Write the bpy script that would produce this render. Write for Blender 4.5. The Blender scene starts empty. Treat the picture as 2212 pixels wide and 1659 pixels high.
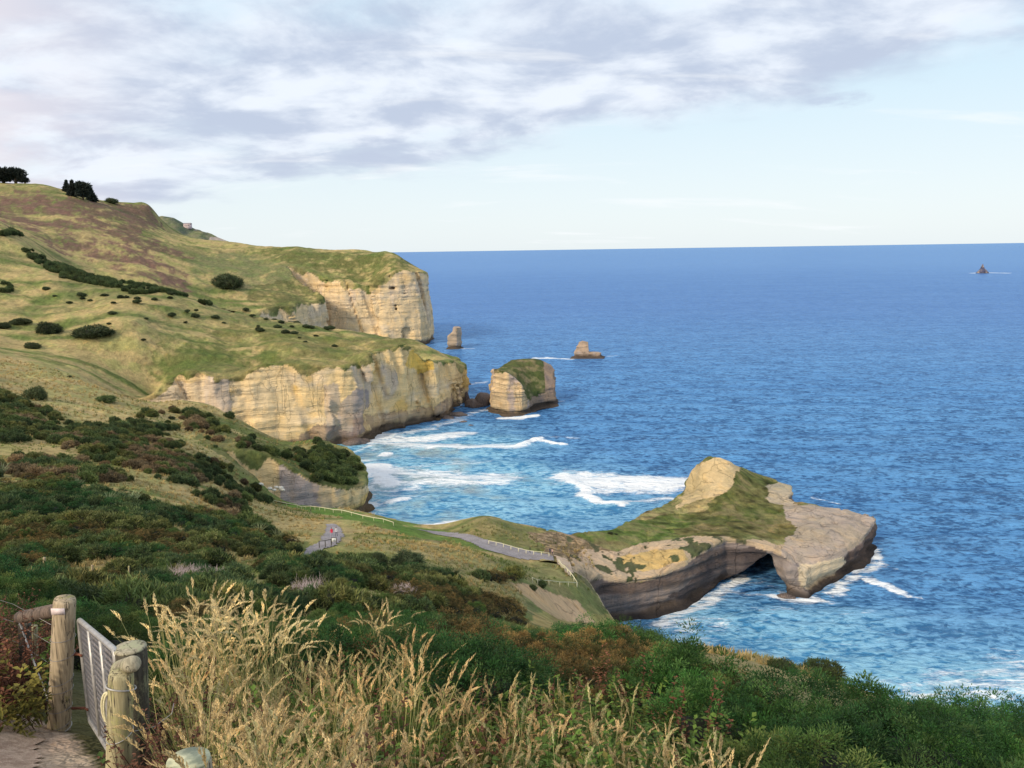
import bpy, bmesh, math, random
import numpy as np
from mathutils import Matrix, Vector
rng = np.random.RandomState(7); random.seed(7)
S = bpy.context.scene; COL = S.collection
# ------------------------------------------------------------------ camera
F = 800.; PIT = math.radians(9.53); ROL = math.radians(-0.85); CAMZ = 100.
Rm = Matrix.Rotation(math.pi/2-PIT, 3, 'X') @ Matrix.Rotation(ROL, 3, 'Z')
R = np.array(Rm)
cd = bpy.data.cameras.new('camera'); cam = bpy.data.objects.new('camera', cd); COL.objects.link(cam)
cam.matrix_world = Matrix.Translation((0, 0, CAMZ)) @ Rm.to_4x4()
cd.sensor_width = 36; cd.lens = 36*F/1024; cd.clip_end = 120000; cd.clip_start = 0.1
S.camera = cam
# ------------------------------------------------------------------ exposure, sun, sky
S.view_settings.view_transform = 'Standard'; S.view_settings.look = 'None'
S.view_settings.exposure = 0.36; S.view_settings.gamma = 1.0
S.cycles.max_bounces = 6; S.cycles.diffuse_bounces = 2; S.cycles.glossy_bounces = 2
S.cycles.transparent_max_bounces = 6
SUN_EL = math.radians(30); SUN_AZ = math.radians(218)      # azimuth clockwise from +Y (view direction): behind left
sd = Vector((math.sin(SUN_AZ)*math.cos(SUN_EL), math.cos(SUN_AZ)*math.cos(SUN_EL), math.sin(SUN_EL)))
sl = bpy.data.lights.new('sun', 'SUN'); sl.energy = 2.5; sl.angle = math.radians(10); sl.color = (1, .86, .66)
so = bpy.data.objects.new('sun', sl); COL.objects.link(so); so.location = (-50, -50, 200)
so.rotation_euler = sd.to_track_quat('Z', 'Y').to_euler()

class NT:
    """small helper round a node tree"""
    def __init__(s, tree): s.t = tree; s.n = tree.nodes; s.l = tree.links; s.n.clear()
    def node(s, typ, **kw):
        nd = s.n.new(typ)
        for k, v in kw.items():
            if k.startswith('i_'): nd.inputs[k[2:].replace('_', ' ')].default_value = v
            else: setattr(nd, k, v)
        return nd
    def put(s, sock, v):
        if hasattr(v, 'links') or isinstance(v, bpy.types.NodeSocket): s.l.new(v, sock)
        elif isinstance(v, (tuple, list)) and len(v) == 3 and sock.type == 'RGBA': sock.default_value = (*v, 1)
        else: sock.default_value = v
    def math(s, op, a, b=0., c=None, clamp=False):
        m = s.n.new('ShaderNodeMath'); m.operation = op; m.use_clamp = clamp
        s.put(m.inputs[0], a); s.put(m.inputs[1], b)
        if c is not None: s.put(m.inputs[2], c)
        return m.outputs[0]
    def vmath(s, op, a, b=(0, 0, 0)):
        m = s.n.new('ShaderNodeVectorMath'); m.operation = op
        s.put(m.inputs[0], a); s.put(m.inputs[1], b)
        return m.outputs[0]
    def mix(s, f, a, b, mode='MIX'):
        m = s.n.new('ShaderNodeMix'); m.data_type = 'RGBA'; m.blend_type = mode; m.clamp_factor = True
        s.put(m.inputs['Factor'], f); s.put(m.inputs['A'], a) if False else None
        s.put(m.inputs[6], a); s.put(m.inputs[7], b)
        return m.outputs[2]
    def noise(s, vec, scale, detail=4., rough=.55, dist=0.):
        m = s.n.new('ShaderNodeTexNoise'); s.put(m.inputs['Vector'], vec)
        m.inputs['Scale'].default_value = scale; m.inputs['Detail'].default_value = detail
        m.inputs['Roughness'].default_value = rough; m.inputs['Distortion'].default_value = dist
        return m.outputs['Fac']
    def ramp(s, v, lo, hi, a=0., b=1., smooth=True):
        m = s.n.new('ShaderNodeMapRange'); m.interpolation_type = 'SMOOTHSTEP' if smooth else 'LINEAR'
        s.put(m.inputs['Value'], v)
        for k, x in zip(('From Min', 'From Max', 'To Min', 'To Max'), (lo, hi, a, b)): s.put(m.inputs[k], x)
        return m.outputs[0]
    def mapping(s, vec, scale=(1, 1, 1), rot=(0, 0, 0), loc=(0, 0, 0)):
        m = s.n.new('ShaderNodeMapping'); s.put(m.inputs[0], vec)
        m.inputs['Scale'].default_value = scale; m.inputs['Rotation'].default_value = rot; m.inputs['Location'].default_value = loc
        return m.outputs[0]
    def sep(s, v):
        m = s.n.new('ShaderNodeSeparateXYZ'); s.put(m.inputs[0], v); return m.outputs
    def comb(s, x, y, z):
        m = s.n.new('ShaderNodeCombineXYZ'); s.put(m.inputs[0], x); s.put(m.inputs[1], y); s.put(m.inputs[2], z); return m.outputs[0]
    def attr(s, name):
        m = s.n.new('ShaderNodeAttribute'); m.attribute_name = name; return m.outputs
    def pos(s): return s.n.new('ShaderNodeNewGeometry').outputs['Position']

W = bpy.data.worlds.new('World'); S.world = W; W.use_nodes = True
w = NT(W.node_tree)
tc = w.node('ShaderNodeTexCoord').outputs['Generated']
sky = w.node('ShaderNodeTexSky', sky_type='NISHITA'); sky.sun_disc = False
sky.sun_elevation = SUN_EL; sky.sun_rotation = SUN_AZ; sky.altitude = 100
X, Y_, Z = w.sep(tc)[:3]
zc = w.math('MAXIMUM', Z, 0.0)
den = w.math('MULTIPLY', w.math('ADD', zc, 0.20), .62)
cp = w.comb(w.math('DIVIDE', X, den), w.math('DIVIDE', Y_, den), 0.)
azt = w.math('DIVIDE', X, w.math('MAXIMUM', Y_, 0.05))      # ~tan(azimuth)
big = w.noise(w.mapping(cp, (.62, .85, 1), (0, 0, .12), (3.1, 1.2, 0)), 1.0, 5, .55, .3)
fine = w.noise(w.mapping(cp, (1.5, 1.5, 1), (0, 0, .15), (7.3, 2.2, 0)), 1.3, 7, .55, .25)
wisp = w.noise(w.mapping(cp, (1.05, 1.2, 1), (0, 0, .18), (1.3, 5.2, 0)), 1.2, 7, .58, .3)
edge = w.math('ADD', w.math('MULTIPLY', azt, 0.145), 0.125)
edge = w.math('MINIMUM', edge, 0.215)
bank = w.ramp(w.math('SUBTRACT', Z, edge), -0.10, 0.06)
dens = w.math('ADD', w.math('ADD', w.math('MULTIPLY', big, .8), w.math('MULTIPLY', fine, .35)), w.math('MULTIPLY', bank, .5))
cov = w.ramp(dens, .78, 1.08)
base = w.mix(w.ramp(Z, 0.0, .30), (6.9, 7.5, 7.75), (5.0, 6.8, 7.9))
base = w.mix(.12, base, w.mix(1, (1, 1, 1), sky.outputs[0], 'MULTIPLY'))
shade = w.ramp(w.math('ADD', w.math('MULTIPLY', fine, .5), w.math('MULTIPLY', wisp, .7)), .50, .70)
ccol = w.mix(shade, (7.0, 7.4, 8.1), (4.2, 4.75, 6.0))
warm = w.ramp(azt, -.35, -.75)
ccol = w.mix(w.math('MULTIPLY', w.math('MULTIPLY', warm, w.ramp(wisp, .35, .6)), .8), ccol, (7.9, 6.9, 7.0))
col = w.mix(w.math('MULTIPLY', cov, .9), base, ccol)
lit = w.ramp(w.noise(w.mapping(cp, (.6, 1.8, 1), (0, 0, .1), (4, 9, 0)), 1.1, 6, .55, .3), .56, .72)
col = w.mix(w.math('MULTIPLY', lit, .55), col, (7.8, 8.0, 8.2))
for ca, cz, ra, rz, sh in ((.395, .158, .045, .011, .75), (.44, .192, .035, .006, .35), (.115, .176, .035, .010, .5)):
    q1 = w.math('DIVIDE', w.math('SUBTRACT', azt, ca), ra); q2 = w.math('DIVIDE', w.math('SUBTRACT', Z, cz), rz)
    rr = w.math('ADD', w.math('ADD', w.math('MULTIPLY', q1, q1), w.math('MULTIPLY', q2, q2)), w.math('MULTIPLY', w.noise(w.mapping(tc, (1, 1, 4)), 26, 5, .65), 2.6))
    col = w.mix(w.math('MULTIPLY', w.ramp(rr, 2.3, 1.0), sh), col, (4.3, 5.0, 6.3))
below = w.ramp(Z, -.02, 0.)
col = w.mix(below, (1.2, 2.2, 3.6), col)
bg = w.node('ShaderNodeBackground'); w.put(bg.inputs[0], col); bg.inputs[1].default_value = .1
bg.inputs[1].default_value = .1
wo = w.node('ShaderNodeOutputWorld'); w.l.new(bg.outputs[0], wo.inputs[0])
W.cycles.sampling_method = 'MANUAL'; W.cycles.sample_map_resolution = 512

# ------------------------------------------------------------------ noise and projection in numpy
def _h(ix, iy, iz, seed):
    n = (ix.astype(np.int64)*374761393 + iy.astype(np.int64)*668265263 + iz.astype(np.int64)*2147483647 + seed*974711) & 0xffffffff
    n = ((n ^ (n >> 13))*1274126177) & 0xffffffff
    n = ((n ^ (n >> 16))*2246822519) & 0xffffffff
    return ((n ^ (n >> 15)) & 0xffffff)/16777215.0
def vnoise(x, y, z=None, seed=0):
    if z is None: z = np.zeros_like(x)
    x0 = np.floor(x); y0 = np.floor(y); z0 = np.floor(z)
    fx = x-x0; fy = y-y0; fz = z-z0
    fx = fx*fx*(3-2*fx); fy = fy*fy*(3-2*fy); fz = fz*fz*(3-2*fz)
    o = 0
    flat = not np.any(fz)
    for dz in ((0,) if flat else (0, 1)):
        wz = 1. if flat else (fz if dz else 1-fz)
        for dy in (0, 1):
            wy = fy if dy else 1-fy
            for dx in (0, 1):
                wx = fx if dx else 1-fx
                o = o + wx*wy*wz*_h(x0+dx, y0+dy, z0+dz, seed)
    return o*2-1
def fbm(x, y, z=None, oct=4, seed=0, gain=.5):
    x = np.asarray(x, float); y = np.asarray(y, float)+0*x
    if z is not None: z = np.asarray(z, float)+0*x
    a = 1.; s = 0.; t = 0.; k = 1.
    for i in range(oct):
        s = s + a*vnoise(x*k+i*17.3, y*k-i*9.1, None if z is None else z*k, seed+i); t += a; a *= gain; k *= 2.03
    return s/t
VK = 1024/2212.
def ray(u, v):
    d = R@np.array([(u*VK-512)/F, -(v*VK-384)/F, -1.]); return d/d[1]
def P(u, v, Y):
    d = ray(u, v); return np.array([d[0]*Y, Y, CAMZ+d[2]*Y])
def proj(x, y, z):
    p = np.stack([x, y, z-CAMZ], -1)@R
    dz = np.minimum(p[..., 2], -0.05)
    return (p[..., 0]/-dz*F+512)/VK, (-p[..., 1]/-dz*F+384)/VK
def sstep(a, b, x):
    t = np.clip((x-a)/(b-a), 0, 1); return t*t*(3-2*t)
def inpoly(x, y, poly):
    x = np.asarray(x); y = np.asarray(y); c = np.zeros(x.shape, bool); n = len(poly)
    for i in range(n):
        x1, y1 = poly[i]; x2, y2 = poly[(i+1) % n]
        if y1 == y2: continue
        m = ((y1 > y) != (y2 > y)) & (x < (x2-x1)*(y-y1)/(y2-y1)+x1); c ^= m
    return c
def sdist(x, y, poly, closed=True):
    d = np.full(np.shape(x), 1e18); n = len(poly)
    for i in range(n if closed else n-1):
        ax, ay = poly[i]; bx, by = poly[(i+1) % n]; ex, ey = bx-ax, by-ay
        t = np.clip(((x-ax)*ex+(y-ay)*ey)/(ex*ex+ey*ey+1e-9), 0, 1)
        d = np.minimum(d, (x-ax-t*ex)**2+(y-ay-t*ey)**2)
    d = np.sqrt(d)
    return np.where(inpoly(x, y, poly), d, -d) if closed else d

# ------------------------------------------------------------------ the lie of the land
VC = [ # (u, v, depth) read off the slopes
 (0,1200,85),(250,1180,90),(400,1150,105),(650,1200,112),(718,1165,128),(900,1250,100),(1000,1280,92),(850,1230,108),
 (1100,1300,105),(1150,1268,148),(1240,1255,178),(1050,1200,165),(1190,1200,195),(900,1160,185),(800,1130,195),(980,1152,213),
 (780,1110,222),(590,1084,240),(690,1098,230),(600,1150,160),(500,1100,170),(600,1100,200),(400,1050,170),(0,1050,130),(200,1000,170),
 (450,1000,230),(560,1030,250),(600,990,275),(0,940,200),(200,900,270),(400,920,300),(500,940,300),(330,885,312),(200,832,330),(0,767,350),
 (330,862,372),(200,802,390),(0,722,420),(100,700,450),(300,750,430),(500,790,438),(400,700,480),(600,750,470),(760,785,462),(700,740,500),
 (850,745,505),(900,740,515),(330,850,415),(430,805,415),(0,495,600),(200,600,570),(330,625,560),(430,655,555),(600,695,550),(760,718,540),(0,600,520),
 (200,650,500),(500,600,800),(640,650,780),(720,652,790),(620,575,850),(700,600,845),(800,615,850),(870,580,868),(560,560,880),
 (500,524,950),(640,533,930),(750,547,905),(850,551,890),(300,560,750),(100,500,750),(0,450,800),(0,395,900),(100,402,905),
 (200,430,950),(300,441,985),(325,446,990),(345,478,985),(358,498,975),(400,512,962),(450,521,965),
 (55,1240,62),(190,1245,62),(350,1265,58),(450,1250,64),(620,1290,56),(800,1290,62),(105,1130,100),(1600,1418,60),(1760,1462,52),
 (200,1100,115),(750,1230,100),
 # headland
 (1300,1235,204),(1400,1150,236),(1300,1150,228),(1500,1120,256),(1480,1082,274),(1400,1112,258),
 (1200,1147,221),(1300,1128,240),(1560,997,290),(1520,1003,291),(1516,1010,290),(1518,1030,289),(1503,1050,290),(1500,1062,284),(1494,1072,280),(1700,1052,290),(1620,1050,283),(1600,1100,262),
 (1052,1122,216),(1110,1140,218),(1180,1152,216),
 (1480,1195,215),(1640,1174,226),(1556,1172,221),(1600,1172,223),(1665,1179,226),(1726,1207,222),(1811,1197,226),(1824,1186,231),(1829,1146,243),(1869,1136,248),(1851,1120,254),(1827,1113,257),(1733,1099,262),(1707,1115,258),(1780,1150,240),
 # knob
 (345,835,380),(362,803,382),(430,800,386),(470,818,388),(520,818,390),(560,800,392),(640,794,395),(720,800,398),(760,800,400),(800,768,412),(840,752,432),(890,742,455),
 (620,577,846),(700,605,833),(760,617,830),(800,606,832),(870,582,845),(640,632,812),(680,642,806),
 (1312,1249,199),(1392,1258,203),(1440,1221,210),
 (772,988,330),(768,1040,300),(700,962,330),(640,972,320),(690,1010,300),(622,1000,292),(712,1045,284),
]
WC = [(0,0,98.4),(-6,0,98.9),(6,0,97.2),(0,-8,101),(-8,-7,102),(8,-7,100),(0,6,96),(-8,7,96.6),(6,6,94.7),(-4.2,6.6,95.8),(-2.4,4.9,96.4),(0,15,91.7),(10,15,89.2),(20,15,86),
 (-10,15,92),(-25,20,92.5),(-14,24,88.2),(25,25,80),(40,20,76),(15,30,81.2),(6.8,30,83.2),(-2,38,78.8),(-15,38,82),(-30,40,83),(12,40,78),(60,10,72),(22,38,75),
 (10,60,68.5),(0,62,68),(22,60,66.5),(20,85,50),(22,100,43),(40,95,30),(45,60,58),(60,60,40),(80,40,50),(30,140,17),(12,130,34),(5,110,46),(14,165,22),(10,150,27),(22,180,14),(4,185,24),
 (60,217,15),(70,219,13.4),(76,219,12.6),(84,212,9.7),(98,219,9.3),(106,231,9),(113,238,9.6),(121,247,10),(121,258,10.3),(-440,1150,115),(-300,1090,70),(-560,1150,150),(-700,900,215),(-600,500,160),(-400,300,115),(-250,150,98),(-120,60,97),(-60,20,98),(-40,-5,103),(-180,100,100),(-330,200,112),
 (-700,1300,170),(-235,640,52),(-160,620,38),(-90,560,38),(-330,640,76),(-60,480,30),(-45,540,28),(-260,700,50),
 (80,306,15),(96,302,12),(66,296,13),(-615,1000,168),(-480,1085,132),(-220,1000,86),(-110,920,84),(-140,440,37),(-60,300,12),(-100,350,20)]
pts = np.array([P(*a) for a in VC] + [np.array(a, float) for a in WC])
SC = np.array([1.0, 1.0])
def warp(x, y):
    yy = np.maximum(y, -9.)+14.
    return np.stack([x/yy*1.6, np.log(yy)], -1)
C = warp(pts[:, 0], pts[:, 1])
def tps(r2): return np.where(r2 > 0, r2*np.log(r2+1e-12), 0.)
def fitrbf(C, val, lam):
    n = len(C); K = tps(((C[:, None]-C[None])**2).sum(-1))+lam*np.eye(n)
    Pm = np.c_[np.ones(n), C]; A = np.block([[K, Pm], [Pm.T, np.zeros((3, 3))]])
    return np.linalg.solve(A, np.r_[val, 0, 0, 0])
# blend of planar trend: interpolate the depression slope (CAMZ-z)/(Y+14), smooth in these coordinates
val = (CAMZ-pts[:, 2])/(np.maximum(pts[:, 1], -9)+14.)
WT = fitrbf(C, val, 2e-5)
def T0(x, y):
    x = np.asarray(x, float); y = np.asarray(y, float); sh = np.broadcast(x, y).shape
    x = np.broadcast_to(x, sh).ravel(); y = np.broadcast_to(y, sh).ravel(); out = np.empty(len(x))
    for i in range(0, len(x), 20000):
        q = warp(x[i:i+20000], y[i:i+20000])
        r2 = (q[:, 0][:, None]-C[:, 0])**2+(q[:, 1][:, None]-C[:, 1])**2
        out[i:i+20000] = tps(r2)@WT[:-3]+WT[-3]+q@WT[-2:]
    return (CAMZ-out*(np.maximum(y, -9)+14.)).reshape(sh)
def Tn(x, y):
    """folds, hummocks and terracettes"""
    x = np.asarray(x, float); y = np.asarray(y, float)
    far = sstep(25, 160, y)*(1-.75*sstep(20, 60, x+.0*y)*sstep(300, 200, y)*sstep(180, 200, y))
    a = .45   # folds run down towards the sea
    xr = x*math.cos(a)+y*math.sin(a); yr = -x*math.sin(a)+y*math.cos(a)
    f = 1-np.abs(fbm(xr/120., yr/22., oct=4, seed=3))*2
    b_ = -.75; xs_ = x*math.cos(b_)+y*math.sin(b_); ys_ = -x*math.sin(b_)+y*math.cos(b_)
    gl = np.abs(fbm(ys_/34., xs_/130., oct=3, seed=4))*sstep(360, 430, y)*sstep(1000, 700, y)
    f = f-1.1*np.clip(.22-gl, 0, 1)*4*.5*sstep(360, 430, y)*sstep(1000, 700, y)+.25*sstep(360, 430, y)*sstep(1000, 700, y)
    deep = sstep(330, 430, y)
    far = far*(1-.85*sstep(10, 25, x)*sstep(330, 310, y))
    return far*((f-.60)*(.8+2.2*deep)+.8*fbm(x/14., y/14., oct=4, seed=9)*(.6+deep)) + .12*fbm(x/1.7, y/1.7, oct=3, seed=5)*sstep(0, 8, y)
def T(x, y): return T0(x, y)+Tn(x, y)
COAST = [(-900,5000),(-640,1900),(-585,1650),(-540,1500),(-430,1180),(-300,1040),(-200,1010),(-130,985),(-95,930),(-86,885),(-95,852),(-135,838),(-172,838),(-205,850),(-228,848),(-208,825),(-182,806),(-186,788),(-202,768),
 (-212,745),(-235,715),(-225,668),(-180,628),(-130,606),(-80,603),(-47,592),(-37,575),(-32,530),(-36,500),(-46,468),(-60,447),(-72,436),(-84,410),(-92,404),
 (-110,402),(-140,400),(-165,395),(-188,384),(-196,368),(-178,352),(-140,344),(-110,342),(-85,340),(-68,336),(-60,322),(-57,302),(-62,290),(-72,281),(-86,275),(-98,266),
 (-86,252),(-66,242),(-46,232),(-27,226),(-12,226),(2,224),(16,224),(30,236),(46,264),(57,279),(66,296),(71,303),(86,308),(100,304),(106,294),(103,284),(99,276),
 (103,269),(116,262),(120,254),(116,247),(109,238),(95,226),(84,216),(79,218.5),(76.5,225),(70,226),(63,226),(60,223),(46,209.5),(36,205),(23,201),(17,192),(24,178),(34,165),(48,148),(62,128),(78,100),(98,66),
 (122,28),(150,-60),(150,-300),(-3000,-300),(-3000,5000)]
def bbox_hit(u, v, y0=1.5, y1=1900, n=4000):
    """where the line of sight through (u,v) meets the land"""
    d = ray(u, v); ys = np.geomspace(y0, y1, n); z = CAMZ+d[2]*ys
    t = T(d[0]*ys, ys); m = z < t
    i = int(np.argmax(m)) if m.any() else n-1
    if i == 0: i = 1
    a, b = t[i-1]-z[i-1], t[i]-z[i]; k = np.clip(-a/(b-a+1e-9), 0, 1)
    Y = ys[i-1]+(ys[i]-ys[i-1])*k
    return np.array([d[0]*Y, Y, float(T(np.array([d[0]*Y]), np.array([Y]))[0])])
def hit(u, v, y0=1.5, y1=1900): return bbox_hit(u, v, y0, y1)

# ------------------------------------------------------------------ mesh helpers
def tag(o, label=None, cat=None, group=None, kind=None):
    if label: o['label'] = label
    if cat: o['category'] = cat
    if group: o['group'] = group
    if kind: o['kind'] = kind
    return o
def mesh_np(name, V, Fq, mats=(), attrs=None, smooth=True, parent=None, midx=None, link=True):
    """V (n,3); Fq (m,3|4) ints or a list of faces"""
    me = bpy.data.meshes.new(name)
    V = np.asarray(V, np.float32)
    if isinstance(Fq, np.ndarray):
        m, k = Fq.shape
        me.vertices.add(len(V)); me.vertices.foreach_set('co', V.ravel())
        me.loops.add(m*k); me.loops.foreach_set('vertex_index', Fq.astype(np.int32).ravel())
        me.polygons.add(m); me.polygons.foreach_set('loop_start', np.arange(0, m*k, k, dtype=np.int32))
    else: me.from_pydata(V.tolist(), [], Fq)
    for a, d in (attrs or {}).items():
        d = np.asarray(d, np.float32)
        if d.ndim == 1: me.attributes.new(a, 'FLOAT', 'POINT').data.foreach_set('value', d)
        else:
            if d.shape[1] == 3: d = np.c_[d, np.ones(len(d), np.float32)]
            me.attributes.new(a, 'FLOAT_COLOR', 'POINT').data.foreach_set('color', d.ravel())
    me.update(calc_edges=True); me.validate()
    for mt in mats: me.materials.append(mt)
    if midx is not None: me.polygons.foreach_set('material_index', np.asarray(midx, np.int32))
    me.polygons.foreach_set('use_smooth', [smooth]*len(me.polygons))
    o = bpy.data.objects.new(name, me)
    if link: COL.objects.link(o)
    if parent: o.parent = parent
    return o
def surfnets(f, xs, ys, zs):
    s = f > 0; nx, ny, nz = f.shape
    c = [s[i:nx-1+i, j:ny-1+j, k:nz-1+k] for i in (0, 1) for j in (0, 1) for k in (0, 1)]
    allc = c[0].copy(); anyc = c[0].copy()
    for q in c[1:]: allc &= q; anyc |= q
    act = anyc & ~allc; I, J, K = np.nonzero(act); n = len(I)
    idx = np.full(act.shape, -1, np.int64); idx[I, J, K] = np.arange(n)
    acc = np.zeros((n, 3)); cnt = np.zeros(n)
    cn = [(i, j, k) for i in (0, 1) for j in (0, 1) for k in (0, 1)]
    for a in cn:
        for ax in range(3):
            if a[ax]: continue
            b = list(a); b[ax] = 1
            fa = f[I+a[0], J+a[1], K+a[2]]; fb = f[I+b[0], J+b[1], K+b[2]]
            m = (fa > 0) != (fb > 0); t = np.where(m, fa/(fa-fb+1e-12*(~m)), 0)
            p = np.tile(np.array(a, float), (n, 1)); p[:, ax] = t
            acc[m] += p[m]; cnt[m] += 1
    acc /= cnt[:, None]
    gx = np.interp(I+acc[:, 0], np.arange(nx), xs); gy = np.interp(J+acc[:, 1], np.arange(ny), ys); gz = np.interp(K+acc[:, 2], np.arange(nz), zs)
    Q = []
    for ax in range(3):
        a = [slice(1, nx-1), slice(1, ny-1), slice(1, nz-1)]; b = list(a)
        a[ax] = slice(0, f.shape[ax]-1); b[ax] = slice(1, f.shape[ax])
        A, B = s[tuple(a)], s[tuple(b)]; e = np.nonzero(A != B)
        st = A[e]
        i, j, k = [e[q]+(0 if q == ax else 1) for q in range(3)]
        o1, o2 = [q for q in range(3) if q != ax]
        def at(d1, d2):
            q = [i, j, k]; q = [x.copy() for x in q]; q[o1] = q[o1]-d1; q[o2] = q[o2]-d2
            return idx[q[0], q[1], q[2]]
        quad = np.stack([at(1, 1), at(0, 1), at(0, 0), at(1, 0)], 1)
        fl = st if ax != 1 else ~st
        quad[~fl] = quad[~fl][:, ::-1]
        Q.append(quad)
    Q = np.concatenate(Q); Q = Q[(Q >= 0).all(1)]
    return np.stack([gx, gy, gz], 1), Q
# ------------------------------------------------------------------ materials
def newmat(name):
    m = bpy.data.materials.new(name); m.use_nodes = True; return m, NT(m.node_tree)
def finish(t, col, rough=.9, bump=None, bstr=.5, bdist=.1, spec=.2, trans=None, metal=0.):
    p = t.node('ShaderNodeBsdfPrincipled'); t.put(p.inputs['Base Color'], col); t.put(p.inputs['Roughness'], rough)
    t.put(p.inputs['Specular IOR Level'], spec); t.put(p.inputs['Metallic'], metal)
    if bump is not None:
        b = t.node('ShaderNodeBump'); b.inputs['Strength'].default_value = bstr; b.inputs['Distance'].default_value = bdist
        t.put(b.inputs['Height'], bump); t.l.new(b.outputs[0], p.inputs['Normal'])
    sh = p.outputs[0]
    if trans:
        tr = t.node('ShaderNodeBsdfTranslucent'); t.put(tr.inputs[0], col)
        mx = t.node('ShaderNodeMixShader'); mx.inputs[0].default_value = trans
        t.l.new(sh, mx.inputs[1]); t.l.new(tr.outputs[0], mx.inputs[2]); sh = mx.outputs[0]
    o = t.node('ShaderNodeOutputMaterial'); t.l.new(sh, o.inputs[0])
def mat_land():
    m, t = newmat('grass_and_rock'); p = t.pos()
    tint = t.attr('tint')[0]; rock = t.attr('rock')[2]
    n1 = t.noise(p, .09, 4, .6); n2 = t.noise(p, .55, 5, .65); n3 = t.noise(p, 4.5, 3, .65)
    nz = t.noise(t.mapping(p, (.35, .12, .35), (0, 0, -.9)), 1., 5, .7)
    g = t.math('ADD', t.math('ADD', t.math('MULTIPLY', n2, .9), t.math('MULTIPLY', n3, .6)), t.math('MULTIPLY', nz, .7))
    g = t.math('ADD', g, t.math('MULTIPLY', t.math('SUBTRACT', t.noise(t.mapping(p, (.22, .16, .22), (0, 0, -.9)), 1., 7, .75), .5), 1.1))
    g = t.ramp(g, .75, 1.45, .55, 1.4, False)
    gc = t.vmath('SCALE', tint); gc.node.inputs['Scale'].default_value = 1; t.put(gc.node.inputs['Scale'], g)
    gc = t.mix(t.math('MULTIPLY', t.ramp(n1, .42, .62), .45), gc, t.mix(1, gc, (.62, .95, .62), 'MULTIPLY'))
    gc = t.mix(t.math('MULTIPLY', t.ramp(nz, .54, .7), .35), gc, t.mix(1, gc, (1.45, 1.15, .85), 'MULTIPLY'))
    # rock
    x, y, z = t.sep(p)[:3]
    zz = t.math('ADD', z, t.math('MULTIPLY', t.noise(p, .05, 3, .5), 9.))
    st = t.noise(t.comb(t.math('MULTIPLY', x, .03), t.math('MULTIPLY', y, .03), zz), .55, 6, .7)
    st2 = t.noise(t.comb(t.math('MULTIPLY', x, .1), t.math('MULTIPLY', y, .1), zz), 2.2, 3, .6)
    vs = t.noise(t.mapping(p, (.35, .35, .035)), 1., 6, .65, .5)
    bl = t.noise(p, .16, 6, .65, .5)
    crk = t.ramp(t.math('ABSOLUTE', t.math('SUBTRACT', t.noise(t.mapping(p, (.07, .07, .022)), 1., 4, .5, .8), .5)), .0, .010)
    ln = t.ramp(t.math('ABSOLUTE', t.math('SUBTRACT', st, .5)), .0, .016)
    k = t.math('ADD', t.math('MULTIPLY', st, .6), t.math('ADD', t.math('MULTIPLY', bl, .75), t.math('MULTIPLY', st2, .35)))
    k = t.ramp(k, .6, 1.1, .80, 1.18, False)
    k = t.math('MULTIPLY', k, t.ramp(ln, 0, 1, .82, 1, False)); k = t.math('MULTIPLY', k, t.ramp(crk, 0, 1, .68, 1, False))
    rc = t.vmath('SCALE', tint); t.put(rc.node.inputs['Scale'], k)
    rc = t.mix(t.math('MULTIPLY', t.ramp(vs, .52, .72), .5), rc, t.mix(1, rc, (.62, .62, .72), 'MULTIPLY'))
    rc = t.mix(t.math('MULTIPLY', t.ramp(bl, .5, .7), .45), rc, t.mix(1, rc, (1.15, .98, .72), 'MULTIPLY'))
    rf = t.ramp(t.math('ADD', rock, t.math('MULTIPLY', t.math('SUBTRACT', n2, .5), .8)), .42, .58)
    c = t.mix(rf, gc, rc)
    hb = t.math('ADD', t.math('MULTIPLY', n2, 1.2), t.math('MULTIPLY', n3, .35))
    hr = t.math('ADD', t.math('ADD', t.math('MULTIPLY', st, 1.8), t.math('MULTIPLY', st2, .6)), t.math('ADD', t.math('MULTIPLY', vs, 1.0), t.math('MULTIPLY', bl, 1.5)))
    hr = t.math('ADD', hr, t.math('MULTIPLY', crk, .3))
    h = t.mix(rf, hb, hr)
    finish(t, c, .95, h, .9, .9, .1)
    return m
M_LAND = mat_land()
def simple(name, c, rough=.8, var=.25, sc=8., bump=.3, bd=.02, spec=.2, metal=0., stretch=(1, 1, 1), c2=None, trans=None):
    m, t = newmat(name); tcn = t.node('ShaderNodeTexCoord').outputs['Object']
    n = t.noise(t.mapping(tcn, stretch), sc, 5, .6)
    a = tuple(x*(1-var) for x in c); b = tuple(min(1, x*(1+var)) for x in (c2 or c))
    col = t.mix(t.ramp(n, .32, .68), a, b)
    finish(t, col, rough, n, bump, bd, spec, trans, metal); return m
def foliage(name, rough=.65, trans=.25, spec=.25, instvar=.35):
    """colour from the per-leaf attribute, varied from plant to plant"""
    m, t = newmat(name); c = t.attr('leaf')[0]
    oi = t.node('ShaderNodeObjectInfo').outputs
    r = t.ramp(oi['Random'], 0, 1, 1-instvar, 1+instvar, False)
    sc = t.vmath('SCALE', c); t.put(sc.node.inputs['Scale'], r)
    n = t.noise(t.pos(), .12, 3, .6)
    cc = t.mix(t.math('MULTIPLY', t.ramp(n, .45, .62), .35), sc, t.mix(1, sc, (1.5, 1.15, .9), 'MULTIPLY'))
    finish(t, cc, rough, None, spec=spec, trans=trans); return m
M_LEAF = foliage('gorse_leaf'); M_GRASS = foliage('dry_grass', .7, .35, .15, .25)
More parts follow.
